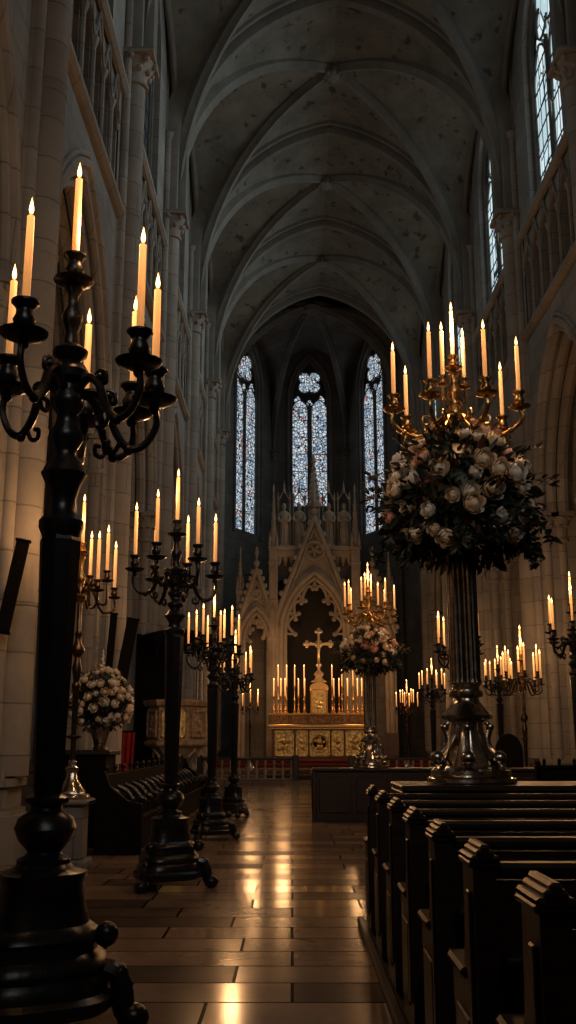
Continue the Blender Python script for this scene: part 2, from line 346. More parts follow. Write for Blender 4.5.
# pillars: core, vault shaft with capital, slim shafts, arcade shafts with capitals
def capital(mb, x, y, z, r, h):
    mb.lathe([(r, 0), (r * 1.25, .03 * h), (r * 1.25, .1 * h), (r * 1.05, .14 * h), (r * 1.15, .45 * h), (r * 1.7, .78 * h), (r * 1.75, .82 * h), (r * 1.55, .84 * h)], 14, Matrix.Translation((x, y, z)))
    mb.box(x - r * 1.85, x + r * 1.85, y - r * 1.85, y + r * 1.85, z + h * .84, z + h)
    for k in range(8):
        a = 2 * pi * k / 8
        for hh, rr in ((.5, 1.3), (.76, 1.75)):
            mb.sphere((x + r * rr * cos(a + hh), y + r * rr * sin(a + hh), z + h * hh), r * .3, 7, 5)
def make_pillar(side, y):
    root = MB(); X = lambda d: XC + side * d
    cx = X(5.6)
    core = [(X(5.0), y - .45), (X(5.0), y + .45), (X(5.35), y + .66), (X(6.0), y + .66), (X(6.2), y + .4), (X(6.2), y - .4), (X(6.0), y - .66), (X(5.35), y - .66)]
    root.loft([[(a, b, 0) for a, b in core], [(a, b, 12.3) for a, b in core]], True, True)
    root.box(min(X(5.0), X(5.5)), max(X(5.0), X(5.5)), y - .42, y + .42, 12.3, 22)
    o = struct(root.build('pillar', M['pier'])); 
    sh = MB(); sh.tube([(X(4.88), y, z) for z in (1.0, 6, 11, 16)], .255, 20)
    for z in (3.1, 5.4, 7.9, 10.4, 12.3): sh.lathe([(.25, -.03), (.268, -.03), (.268, .03), (.25, .03)], 20, Matrix.Translation((X(4.88), y, z)))
    sh.build('vault_shaft', M['pier'], o)
    for dy in (-.36, .36):
        s2 = MB(); s2.tube([(X(4.98), y + dy, 1.0), (X(4.98), y + dy, 18.5)], .105, 12); s2.lathe([(.1, 0), (.16, .1), (.18, .22), (.1, .24)], 10, Matrix.Translation((X(4.98), y + dy, 18.4))); s2.build('slim_shaft', M['pier'], o)
    for dy in (-.62, .62):
        for dd in (5.22, 5.62):
            s3 = MB(); s3.tube([(X(dd), y + dy, 1.0), (X(dd), y + dy, 6.5)], .15, 14); capital(s3, X(dd), y + dy, 6.45, .16, .8); s3.build('arcade_shaft', M['pier'], o)
    c = MB(); capital(c, X(4.88), y, 15.4, .26, .75); c.build('capital', M['pier'], o)
    bs = MB()
    for hx, z0, z1 in ((.98, 0, .55), (.9, .55, .62), (.84, .62, .88), (.9, .88, .97), (.78, .97, 1.08)):
        q = [(X(5.55) + hx * 1.0 * cos(pi / 8 + k * pi / 4), y + hx * cos(0) * sin(pi / 8 + k * pi / 4)) for k in range(8)]
        bs.loft([[(a, b, z0) for a, b in q], [(a, b, z1) for a, b in q]], True, True)
    bs.build('plinth', M['pier'], o, False)
    return o
for side in (-1, 1):
    for k, y in enumerate(PY[1:]):
        o = make_pillar(side, y)
        o['label'] = f"tall stone pillar with round vault shaft, {['first','second','third','fourth','fifth','sixth','seventh'][k]} along the {'left' if side < 0 else 'right'} side"

# the vault
RIB_T = [(-.45, -.36), (.02, -.40), (.12, -.36), (.14, -.28), (.04, -.21), (-.04, -.17), (.18, -.17), (.34, -.12), (.40, 0), (.34, .12), (.18, .17), (-.04, .17), (.04, .21), (.14, .28), (.12, .36), (.02, .40), (-.45, .36)]
RIB_D = [(-.3, -.15), (.02, -.17), (.1, -.1), (.22, -.05), (.22, .05), (.1, .1), (.02, .17), (-.3, .15)]
def curve3(p, q, zs, zt, n=16):     # pointed half arch in the vertical plane from springing p to crown q
    p = Vector((p[0], p[1])); q = Vector((q[0], q[1])); d = (q - p).length; st = max(0, (zt - zs) - d * 1.2)
    return [(p.x, p.y, zs)] + [(p.x + (q.x - p.x) * a / d, p.y + (q.y - p.y) * a / d, zs + st + b) for a, b in halfarc(d, zt - zs - st, n - 1)]
def rib(mb, path, prof):
    if (Vector(path[0]) - Vector(path[1])).length < .02: path = path[1:]
    a, b = Vector(path[0]), Vector(path[-1]); h = Vector((b.x - a.x, b.y - a.y, 0)).normalized()
    B = Vector((0, 0, 1)).cross(h)
    mb.sweep(path, prof, B)
vault_names = []
for i in range(2, len(PY) - 1):
    a, b = PY[i], PY[i + 1]; m = (a + b) / 2; ZB = APX - .1
    web = MB(); ribs = MB(); bm_ = MB()
    for side in (-1, 1):
        cx = XC + side * HW
        for (y, o) in ((a, 1), (b, -1)):
            T = curve3((cx, y), (XC, y), SPR, APX); D = curve3((cx, y), (XC, m), SPR, ZB); W = curve3((cx, y), (XC + side * (WP + .02), m), SPR + 2.2, 22.6)
            W[0] = (cx, y, SPR)
            web.loft([T, [tuple(Vector(p).lerp(Vector(q), .5) + Vector((0, 0, .16 * sin(pi * k / 16)))) for k, (p, q) in enumerate(zip(T, D))], D], False)
            web.loft([W, [tuple(Vector(p).lerp(Vector(q), .5) + Vector((0, 0, .12 * sin(pi * k / 16)))) for k, (p, q) in enumerate(zip(W, D))], D], False)
            rib(ribs, D, RIB_D)
            ribs.tube(W[1:], .1, 8)
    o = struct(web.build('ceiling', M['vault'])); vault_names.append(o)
    o['label'] = f"ribbed stone vault bay, {['nearest','second','third','fourth','fifth'][i - 2]} overhead"
    ribs.build('diagonal_rib', M['rib'], o)
    bm_.lathe([(.05, -.42), (.22, -.38), (.3, -.3), (.33, -.2), (.3, -.1), (.25, 0)], 16, Matrix.Translation((XC, m, ZB)), lambda t, z: 1 + .09 * cos(8 * t))
    for k in range(8): bm_.sphere((XC + .27 * cos(k * pi / 4), m + .27 * sin(k * pi / 4), ZB - .3), .09, 8, 6)
    bm_.build('boss', M['rib'], o)
for k, y in enumerate(PY[3:]):
    tr = MB()
    for side in (-1, 1): rib(tr, curve3((XC + side * HW, y), (XC, y), SPR, APX, 22), RIB_T)
    o = struct(tr.build('ceiling_beam', M['rib'])); o['label'] = f"pointed transverse arch across the nave, {['nearest','second','third','fourth','fifth'][k]} overhead"

# windows -----------------------------------------------------------
def lancet(c, w, z0, zs, rise, n=8):
    return [(c - w / 2, z0)] + arch2(c - w / 2, c + w / 2, zs, rise, n) + [(c + w / 2, z0)]
def foil(c, z, r, k=4, n=8, rot=0):
    pts = []
    for i in range(k):
        a0 = rot + 2 * pi * i / k
        for j in range(n):
            t = a0 - pi * .62 + 2 * pi * .62 * j / (n - 1)
            pts.append((c + r * .55 * cos(a0) + r * .5 * cos(t), z + r * .55 * sin(a0) + r * .5 * sin(t)))
    return pts
def window(num, fr, c, w, z0, zs, rise, glass, label, bars, leadcol='lead', panel=.35):
    """fr(s, z, d) with d growing outwards; glass sits at depth .3"""
    root = thing(f'window_{num}', (0, 0, 0), label, None); root['kind'] = 'structure'
    lw = w * .42; zl = zs - w * .02
    plate = MB(); plate.poly(lancet(c, w + .1, z0, zs, rise, 10), .34, .44, fr); plate.build('backing_plate', M['lead'], root, False)
    g = MB()
    for s in (-1, 1):
        cc = c + s * (lw / 2 + w * .055)
        g.poly(lancet(cc, lw, z0 + .1, zl - w * .3, lw * .75), .28, .34, fr)
    g.build('lancet_glass', M[glass], root, False)
    g = MB(); q = .33 * w
    g.poly(foil(c, zs + rise * .46, q, 4, 8, pi / 4), .28, .34, fr); 
    for s in (-1, 1): g.poly(foil(c + s * w * .33, zs + rise * .02, w * .1, 3, 6, pi / 2), .28, .34, fr)
    g.poly(foil(c, zs - rise * .08, w * .085, 3, 6, pi / 2), .28, .34, fr)
    g.build('tracery_glass', M[glass], root, False)
    t = MB()
    t.tube([fr(a, b, .22) for a, b in lancet(c, w, z0, zs, rise, 12)], .07, 8)
    t.tube([fr(c, z0, .22), fr(c, zs - w * .1, .22)], .06, 8)
    for s in (-1, 1):
        cc = c + s * (lw / 2 + w * .055); t.tube([fr(a, b, .25) for a, b in lancet(cc, lw + .03, z0 + .1, zl - w * .3, lw * .77)], .035, 6)
    f_ = foil(c, zs + rise * .46, q + .03, 4, 8, pi / 4); t.tube([fr(a, b, .25) for a, b in f_ + f_[:1]], .035, 6)
    t.build('tracery', M['apse'], root)
    br = MB(); z = z0 + .1
    while z < zl - .2:
        for s in (-1, 1):
            cc = c + s * (lw / 2 + w * .055); br.tube([fr(cc - lw / 2, z, .26), fr(cc + lw / 2, z, .26)], .02, 5)
        z += bars
    if panel:
        for s in (-1, 1):
            cc = c + s * (lw / 2 + w * .055)
            for q_ in (-.17, .17): br.tube([fr(cc + lw * q_, z0, .27), fr(cc + lw * q_, zl - w * .12, .27)], .011, 4)
    br.build('glazing_bar', M['lead'], root)
wn = 1
frR = wallframe(1)
for i in range(2, len(PY) - 1):
    a, b = PY[i], PY[i + 1]
    window(wn, frR, (a + b) / 2, 3.1, SILL + .35, 19.8, 2.0, 'clear', f"pale leaded clerestory window high in the right wall, {['first','second','third','fourth','fifth'][i - 2]} bay", .62); wn += 1
    window(wn, wallframe(-1), (a + b) / 2, 3.1, SILL + .35, 19.8, 2.0, 'dimglass', f"dim leaded clerestory window high in the left wall, {['first','second','third','fourth','fifth'][i - 2]} bay", .62); wn += 1
    for sd in (-1, 1):
        l = bpy.data.lights.new('window_daylight', 'AREA'); l.shape = 'RECTANGLE'; l.size = 2.6; l.size_y = 5; l.energy = DAY * (1 if sd > 0 else .22); l.color = (.74, .87, .90); l.spread = radians(125)
        o = bpy.data.objects.new('window_daylight', l); COL.objects.link(o); o.location = (XC + sd * (WP + .02), (a + b) / 2, 18.2); o.rotation_euler = (pi / 2 - radians(17), 0, sd * pi / 2)

# apse --------------------------------------------------------------
AX = 1.0
AP = [(XC - 4.8, 46.6), (AX - 4.6, 48.8), (AX - 2.05, 53.6), (AX + 2.05, 53.6), (AX + 4.45, 48.8), (XC + 4.8, 46.6)]
BOSS = (AX + .05, 48.3); ASPR = 17.2
aw = MB(); awb = MB(); ar = MB()
cnames = ['left', 'centre', 'right']
for k in range(5):
    p, q = Vector(AP[k]), Vector(AP[k + 1]); d = (q - p).normalized(); ln = (q - p).length; nrm = Vector((-d.y, d.x))
    fr = (lambda p, d, nrm: lambda s, z, dd: (p.x + d.x * s + nrm.x * dd, p.y + d.y * s + nrm.y * dd, z))(p, d, nrm)
    if k in (1, 2, 3):
        w = 2.1 if k == 2 else 2.5
        zb = 14.0 if k == 2 else 12.1
        arch_panel(aw, fr, 0, ln, 0, 24.5, ln / 2 - w / 2, ln / 2 + w / 2, zb, 20.3, 2.3, .6)
        window(wn, fr, ln / 2, w - .06, zb, 20.3, 2.25, 'stained', f"tall two-light stained glass lancet, {cnames[k - 1]} of the three above the altar", 1.0, panel=0); wn += 1
        ar.tube([fr(s_, z_, -.04) for s_, z_ in lancet(ln / 2, w + .35, zb - .2, 20.3, 2.65, 12)], .09, 8)
    else:
        aw.add([fr(0, 0, 0), fr(ln, 0, 0), fr(ln, 24.5, 0), fr(0, 24.5, 0)], [(0, 1, 2, 3)])
    mid = p.lerp(q, .5)
    for c_ in (p, q):
        D = curve3(c_, BOSS, ASPR, APX - .2); W = curve3(c_, mid, ASPR, 23.2)
        awb.loft([W, [tuple(Vector(a_).lerp(Vector(b_), .5) + Vector((0, 0, .15 * sin(pi * j / 16)))) for j, (a_, b_) in enumerate(zip(W, D))], D], False)
for c_ in AP[1:-1]:
    rib(ar, curve3(c_, BOSS, ASPR, APX - .2), RIB_D)
    t = (Vector(BOSS) - Vector(c_)).normalized() * .12
    for j in (-.16, 0, .16):
        ar.tube([(c_[0] + t.x + j * -t.y * 8, c_[1] + t.y + j * t.x * 8, 0), (c_[0] + t.x + j * -t.y * 8, c_[1] + t.y + j * t.x * 8, ASPR)], .12 if j == 0 else .08, 10)
    capital(ar, c_[0] + t.x, c_[1] + t.y, ASPR - .6, .17, .6)
ar.lathe([(.05, -.5), (.35, -.42), (.45, -.2), (.3, 0)], 14, Matrix.Translation((*BOSS, APX - .1)))
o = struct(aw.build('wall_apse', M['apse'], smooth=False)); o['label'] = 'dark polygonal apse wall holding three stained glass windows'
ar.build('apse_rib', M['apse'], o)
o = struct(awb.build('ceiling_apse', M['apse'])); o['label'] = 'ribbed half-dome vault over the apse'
tr = MB(); tr.add([(XC - 5.05, 46.6, 20), (XC + 5.05, 46.6, 20)], [])
# chancel steps -----------------------------------------------------
steps = [(34.3, .14), (35.6, .28), (36.9, .42), (40.2, .56), (40.7, .70)]
for k, (y, z) in enumerate(steps):
    mb = MB(); mb.bbox(-4.2, 7.0, y, 54.5, z - .14 if k else -.3, z, .015)
    o = struct(mb.build('floor_step', M['floor'] if k < 3 else M['carpet'], smooth=False)); o['label'] = f"{['lowest','second','third','fourth','topmost'][k]} chancel step before the altar"
mb = MB(); mb.box(-12, 15, -4.3, -4, 0, 24.5); o = struct(mb.build('wall_back', M['nave'], smooth=False)); o['label'] = 'west wall behind the viewer'
mb = MB(); mb.box(-4.5, 7.5, 45.8, 55.5, 24.3, 24.5); o = struct(mb.build('roof_apse', M['dark'], smooth=False)); o['label'] = 'dark roof space over the apse vault'
mb = MB(); mb.box(-4.2, 7, -4.3, 12.6, 24.2, 24.5); o = struct(mb.build('ceiling_west', M['vault'], smooth=False)); o['label'] = 'plain ceiling over the west end'

# ------------------------------------------------------------------ candles
def flame_mesh():
    m = MB(); m.lathe([(.0005, 0), (.008, .006), (.012, .02), (.0118, .035), (.008, .055), (.0035, .074), (.0004, .09)], 10); return m
def make_candle(h, r):
    c = MB(); c.lathe([(r * 1.0, 0), (r, h * .5), (r * .93, h - .012), (r * .98, h - .004), (r * .8, h), (r * .3, h - .006)], 12)
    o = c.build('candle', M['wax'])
    f = flame_mesh().build('flame', M['flame'], o); f.location = (0, 0, h + .008)
    w = MB(); w.tube([(0, 0, h - .01), (.001, 0, h + .02)], .003, 5); w.build('wick', M['wick'], o)
    return o
proto = {}
LIGHTS = []
def candle(loc, label, group, h=.45, r=.019, s=1.0, var=None):
    key = (round(h, 3), r)
    if key not in proto: proto[key] = make_candle(h, r); o = proto[key]
    else: o = copy_tree(proto[key])
    o.location = loc; o.scale = (s, s, s); o.rotation_euler = (0, 0, random.random() * 6)
    return tag(o, label, 'candle', group)
ORD = ['leftmost', 'second', 'third', 'fourth', 'fifth', 'sixth', 'seventh', 'eighth', 'ninth', 'tenth', 'eleventh', 'twelfth', 'thirteenth']
def put_candles(root, socks, phrase, hs, s, r=.019):
    """one candle in every socket; the labels count along the candelabrum from the left"""
    M_ = Matrix.Translation(root.location) @ Matrix.Rotation(root.rotation_euler.z, 4, 'Z') @ Matrix.Scale(s, 4)
    W = [(M_ @ Vector(p), top, hs[k % len(hs)]) for k, (p, top) in enumerate(socks)]
    order = sorted(W, key=lambda t: (t[0].x / t[0].y))
    arms = [t for t in order if not t[1]]
    for k, (p, top, h) in enumerate(order):
        if top: lab = f"lit candle in the topmost socket of the {phrase}"
        else:
            i = [id(t) for t in arms].index(id(order[k]))
            lab = f"lit candle, {ORD[i]}{' branch from left' if i else ' branch'} on the {phrase}"
        candle(p, lab, f"candles on the {phrase}", h, r, s)
    return [t[0] for t in W]
def glow(loc, power, rad=.12):
    l = bpy.data.lights.new('candle_glow', 'POINT'); l.energy = power * 1.05; l.color = (1.0, 0.51, 0.21); l.shadow_soft_size = rad
    o = bpy.data.objects.new('candle_glow', l); COL.objects.link(o); o.location = loc

# socket with drip pan
def socket(arm, mat, p, s=1):
    d = MB(); T = Matrix.Translation(p) @ Matrix.Scale(s, 4)
    d.lathe([(.02, -.012), (.06, -.006), (.098, .012), (.106, .024), (.1, .026), (.06, .008), (.02, .004)], 18, T); d.build('drip_pan', mat, arm)
    c = MB(); c.lathe([(.02, 0), (.034, .008), (.024, .028), (.044, .055), (.05, .08), (.036, .11), (.034, .125), (.05, .148), (.06, .156), (.06, .166), (.05, .17), (.02, .162)], 18, T); c.build('candle_cup', mat, arm)
    return (p[0], p[1], p[2] + .166 * s)
def make_black(arms, sz=1.0, kz=2.48):
    def zk(z): return z if z >= 2.95 else 2.95 - (2.95 - z) * (2.95 - kz) / (2.95 - 2.48)
    root = thing('standing_candelabrum', (0, 0, 0), '-', 'candelabrum')
    B = M['black']
    b = MB()
    # triangular stepped foot
    def tri(r, z, tw=.0): return [(r * (1 - .16 * (1 + cos(3 * t)) * .5 * 1.2 + .10 * cos(3 * t)) * cos(t + tw), r * (1 + .12 * cos(3 * t)) * sin(t + tw), z) for t in [2 * pi * j / 36 for j in range(36)]]
    pr = [(.36, .10), (.385, .12), (.385, .16), (.35, .18), (.345, .22), (.32, .25), (.335, .28), (.325, .31), (.28, .34), (.275, .38), (.29, .40), (.28, .42), (.235, .45), (.215, .52), (.205, .62), (.215, .64), (.215, .665), (.15, .68), (.13, .70)]
    b.loft([tri(r, z) for r, z in pr], True, True); b.build('base', B, root)
    for k in range(3):
        a = 2 * pi * k / 3; R = Matrix.Rotation(a, 4, 'Z')
        f = MB(); f.tube(spline([(.27, 0, .26), (.345, 0, .24), (.375, 0, .16), (.385, 0, .09), (.43, 0, .06)], 5), [.045] * 8 + [.05] * 13, 8, R)
        f.sphere((.425, 0, .06), .06, 10, 8, (1.2, 1.1, 1), R); f.sphere((.295, 0, .40), .055, 10, 8, (1, 1, 1), R); f.sphere((.36, 0, .24), .04, 10, 8, (1, 1, 1), R)
        f.build('foot', B, root)
    v = MB(); v.lathe([(.10, .68), (.12, .70), (.12, .72), (.085, .735), (.075, .75), (.12, .80), (.14, .85), (.125, .895), (.075, .93), (.07, .95), (.1, .965), (.1, .985), (.07, 1.0)], 24); v.build('vase_knop', B, root)
    s_ = MB(); s_.lathe([(.062, 1.0), (.068, 1.02), (.098, kz - .08), (.1, kz - .02), (.085, kz + .02)], 8); s_.build('shaft', B, root, ang=20)
    k = MB(); k.lathe([(r_, zk(z_)) for r_, z_ in [(.09, 2.48), (.108, 2.51), (.108, 2.53), (.07, 2.56), (.062, 2.60), (.085, 2.645), (.112, 2.68), (.085, 2.715), (.06, 2.74), (.06, 2.76), (.085, 2.79), (.085, 2.81), (.055, 2.84), (.05, 2.87), (.08, 2.90), (.082, 2.925), (.055, 2.95), (.055, 2.98), (.095, 3.01), (.1, 3.05), (.075, 3.09), (.05, 3.11), (.085, 3.14), (.09, 3.165), (.045, 3.2), (.035, 3.26), (.052, 3.31), (.06, 3.35), (.035, 3.40), (.03, 3.46), (.05, 3.50), (.03, 3.53)]], 20); k.build('baluster', B, root)
    socks = []
    for deg, rr, zz in arms:
        R = Matrix.Rotation(radians(deg), 4, 'Z'); e = 3.12 + zz; q = rr / .43
        path = spline([(.05, 0, 2.98 + zz * .3), (.12 * q, 0, 3.06 + zz * .5), (.19 * q, 0, 3.03 + zz * .6), (.24 * q, 0, 2.93 + zz * .8), (.31 * q, 0, e - .24), (.39 * q, 0, e - .215), (rr + .015, 0, e - .11), (rr, 0, e)], 6)
        ar = MB(); ar.tube(path, [.026 - .010 * j / (len(path) - 1) for j in range(len(path))], 8, R)
        zo = zz * .6; zp = zz * .9
        ar.tube(spline([(.15 * q, 0, 3.05 + zo), (.19 * q, 0, 3.09 + zo), (.23 * q, 0, 3.08 + zo), (.235 * q, 0, 3.03 + zo), (.21 * q, 0, 3.03 + zo)], 5), .013, 7, R)
        ar.tube(spline([(.27 * q, 0, 2.90 + zp), (.24 * q, 0, 2.84 + zp), (.195 * q, 0, 2.84 + zp), (.19 * q, 0, 2.885 + zp), (.22 * q, 0, 2.89 + zp)], 5), .012, 7, R)
        ar.sphere((.31 * q, 0, e - .25), .026, 8, 6, (1, 1, 1), R); ar.sphere((rr, 0, e - .03), .028, 8, 6, (1, 1, 1), R); ar.sphere((.2 * q, 0, 3.06 + zo), .024, 8, 6, (1, 1, 1), R)
        ao = ar.build('arm', B, root)
        p = R @ Vector((rr, 0, e)); socks.append((socket(ao, B, tuple(p), sz), False))
    tp = MB(); tp.tube([(0, 0, 3.5), (0, 0, 3.54)], .03, 10); to = tp.build('finial', B, root)
    socks.append((socket(to, B, (0, 0, 3.53)), True))
    return root, socks
ARMS = [(13 + k * 45, .45 if k % 2 == 0 else .36, .08 if k % 2 else -.06) for k in range(8)]
KIND = {'b1': make_black([(254, .44, -.06), (331, .44, -.12), (6, .43, -.22), (50, .42, -.2), (91, .44, -.2), (166, .345, -.14)], 1.1, 2.2),
        'b2': make_black([(178, .44, .04), (128, .44, -.02), (246, .40, .10), (306, .44, .08), (18, .42, -.02), (80, .42, .02)]),
        'b': make_black(ARMS)}
def make_slim():
    root = thing('slim_candelabrum', (0, 0, 0), '-', 'candelabrum')
    b = MB(); b.lathe([(.19, 0), (.2, .02), (.18, .05), (.15, .06), (.14, .09), (.10, .14), (.065, .2), (.05, .27), (.07, .30), (.07, .32), (.035, .35), (.045, .38), (.03, .4)], 18, None, lambda t, z: 1 + .05 * cos(6 * t)); b.build('base', M['silver'], root)
    s_ = MB(); s_.lathe([(.028, .39), (.03, .62), (.085, .64), (.085, .655), (.03, .67), (.034, 1.15), (.05, 1.18), (.05, 1.21), (.03, 1.24), (.045, 1.32), (.055, 1.38), (.035, 1.46), (.03, 1.5), (.07, 1.56), (.075, 1.60), (.04, 1.66), (.03, 1.72), (.045, 1.76), (.025, 1.8), (.03, 2.2)], 16); s_.build('stem', M['bronze'], root)
    k = MB(); k.lathe([(.03, 2.1), (.06, 2.13), (.07, 2.18), (.04, 2.23), (.03, 2.3), (.05, 2.36), (.055, 2.4), (.03, 2.46), (.025, 2.58), (.04, 2.62), (.02, 2.66)], 16); k.build('baluster', M['brass'], root)
    socks = []
    for i in range(8):
        a = .55 + i * pi / 4; R = Matrix.Rotation(a, 4, 'Z'); zz = .1 if i % 2 else -.05; rr = .42 if i % 2 == 0 else .30
        path = spline([(.03, 0, 2.2), (.1, 0, 2.27), (.17, 0, 2.22), (.22, 0, 2.1), (.3, 0, 2.04 + zz * .5), (rr + .01, 0, 2.12 + zz), (rr, 0, 2.24 + zz)], 6)
        ar = MB(); ar.tube(path, .014, 7, R); ar.tube(spline([(.12, 0, 2.26), (.15, 0, 2.32), (.2, 0, 2.31), (.2, 0, 2.26), (.17, 0, 2.26)], 5), .009, 6, R)
        ao = ar.build('arm', M['bronze'], root); p = R @ Vector((rr, 0, 2.24 + zz)); socks.append((socket(ao, M['bronze'], tuple(p), .75), False))
    tp = MB(); tp.tube([(0, 0, 2.62), (0, 0, 2.68)], .02, 8); to = tp.build('finial', M['brass'], root); socks.append((socket(to, M['brass'], (0, 0, 2.67), .75), True))
    return root, socks
KIND['s'] = make_slim()
used = set()
def stand(kind, loc, s, rz, label, phrase, power, hs=(.45, .43, .47, .4, .45, .44), group=None):
    src, socks = KIND[kind]
    if kind in used: o = copy_tree(src)
    else: o = src; used.add(kind)
    o.location = loc; o.scale = (s, s, s); o.rotation_euler = (0, 0, rz)
    tag(o, label, 'candelabrum', group)
    W = put_candles(o, socks, phrase, hs, s)
    c = sum(W, Vector()) / len(W)
    glow((c.x, c.y, c.z + .62 * s), power)
    return o
GB = 'black standing candelabra lining the left of the aisle'
stand('b1', (-1.275, 5.4, 0), 1.135, 0, 'huge black standing candelabrum, nearest in the left foreground', 'nearest black candelabrum', 48, (.44, .46, .44, .42, .40, .43), GB)
stand('b2', (-1.22, 10.4, 0), 1.0, 0, 'black standing candelabrum beside the choir stall, second in the left row', 'second black candelabrum', 60, (.48, .40, .47, .40, .44, .45), GB)
stand('b', (-1.20, 15.4, 0), .885, .1, 'black standing candelabrum before the pulpit, third in the left row', 'third black candelabrum', 55, group=GB)
stand('b', (-1.12, 19.9, 0), .84, .8, 'black standing candelabrum nearest the altar rail, last of the left row', 'fourth black candelabrum', 55, group=GB)
GR = 'standing candelabra along the right side'
stand('b', (4.76, 17.0, 0), 1.0, .3, 'black standing candelabrum cut by the right picture edge', 'candelabrum at the far right edge', 60, group=GR)
stand('s', (5.45, 24.0, .0), 1.23, .2, 'slim bronze candelabrum against the right pillar, stem thin with a small collar', 'slim candelabrum before the right pillar', 60, group=GR)
stand('b', (5.75, 28.2, 0), .95, .6, 'black candelabrum just right of the silver pedestal, farther back', 'black candelabrum right of the silver pedestal', 50, group=GR)
stand('b', (4.35, 31.5, 0), .93, .0, 'black candelabrum between the two flower stands, far back', 'black candelabrum between the flower stands', 50, group=GR)
stand('b', (2.92, 17.6, 0), .95, .25, 'black candelabrum half hidden behind the tall fluted column', 'candelabrum hidden behind the fluted column', 50, group=GR)
stand('s', (-1.62, 39.4, .42), 1.0, .3, 'slim candelabrum standing left of the altar', 'slim candelabrum left of the altar', 40)
stand('s', (4.45, 39.4, .42), 1.0, .7, 'slim candelabrum standing right of the altar', 'slim candelabrum right of the altar', 40)
ped = thing('pedestal', (-2.56, 12.0, 0), 'plain square stone pedestal under the left silver-footed candelabrum', 'pedestal')
mb = MB(); mb.bbox(-.24, .24, -.24, .24, 0, .1, .02); mb.build('plinth', M['nave'], ped, False)
mb = MB(); mb.bbox(-.18, .18, -.18, .18, .1, .7, .02); mb.build('shaft', M['nave'], ped, False)
mb = MB(); mb.bbox(-.25, .25, -.25, .25, .7, .76, .02); mb.build('slab', M['nave'], ped, False)
stand('s', (-2.56, 12.0, .76), 1.08, .1, 'slim silver-footed candelabrum on a stone pedestal behind the nearest black one', 'slim candelabrum on the left pedestal', 28)

# ------------------------------------------------------------------ flowers
def rose_mesh(seed, mat):
    rd = random.Random(seed); m = MB()
    # cupped petals laid round a ball: inner layers close over the heart, outer ones open and curl
    for lay, (n, rad, top, wd, curl) in enumerate(((3, .42, .25, 1.1, 0.0), (4, .58, .45, .95, .04), (5, .74, .70, .8, .10), (6, .88, .98, .66, .20), (6, 1.0, 1.30, .6, .30))):
        for i in range(n):
            a = 2 * pi * i / n + lay * 1.1 + rd.uniform(-.15, .15); g = []; tp = top + rd.uniform(-.08, .08)
            for u in range(5):
                q = u / 4; ph = 2.5 + (tp - 2.5) * q; row = []
                for v in range(5):
                    e = (v - 2) / 2; w_ = wd * (.55 + .45 * sin(pi * min(1, .25 + q * .6)))
                    r_ = rad * (1 + curl * q ** 3 * (1 - .3 * abs(e))) * (1 - .05 * e * e) + .02 * rd.random()
                    p2 = ph + .22 * e * e * q
                    row.append((r_ * sin(p2) * cos(a + e * w_), r_ * sin(p2) * sin(a + e * w_), r_ * cos(p2)))
                g.append(row)
            m.loft(g, False)
    m.sphere((0, 0, -.05), .55, 8, 6)
    return m.build('rose', mat, ang=60)
RP = {}
for c in ('cream', 'peach', 'blush', 'white'):
    for k in range(2): RP[c, k] = rose_mesh(k * 7 + 3, M[c])
rose_used = set()
def rose(parent, p, nrm, r, c):
    k = random.randrange(2); src = RP[c, k]
    if (c, k) in rose_used: o = src.copy(); COL.objects.link(o)
    else: o = src; rose_used.add((c, k))
    o.parent = parent; o.location = p; o.scale = (r, r, r)
    o.rotation_euler = Vector(nrm).to_track_quat('Z', 'Y').to_euler()
    if c in ('peach', 'blush'): o['label'] = f'{c} pink rose'
    return o
def leafm(mb, p, d, ln, w, rd):
    d = Vector(d).normalized(); s = d.cross(Vector((rd.uniform(-1, 1), rd.uniform(-1, 1), rd.uniform(-1, 1)))).normalized(); n = d.cross(s)
    p = Vector(p)
    mb.add([p, p + d * ln * .35 + s * w + n * w * .3, p + d * ln * .4, p + d * ln * .35 - s * w + n * w * .3, p + d * ln * .75 + s * w * .6 + n * w * .1, p + d * ln * .78 - n * w * .3, p + d * ln * .75 - s * w * .6 + n * w * .1, p + d * ln - n * w * .8],
           [(0, 1, 2), (0, 2, 3), (1, 4, 5, 2), (2, 5, 6, 3), (4, 7, 5), (5, 7, 6)])
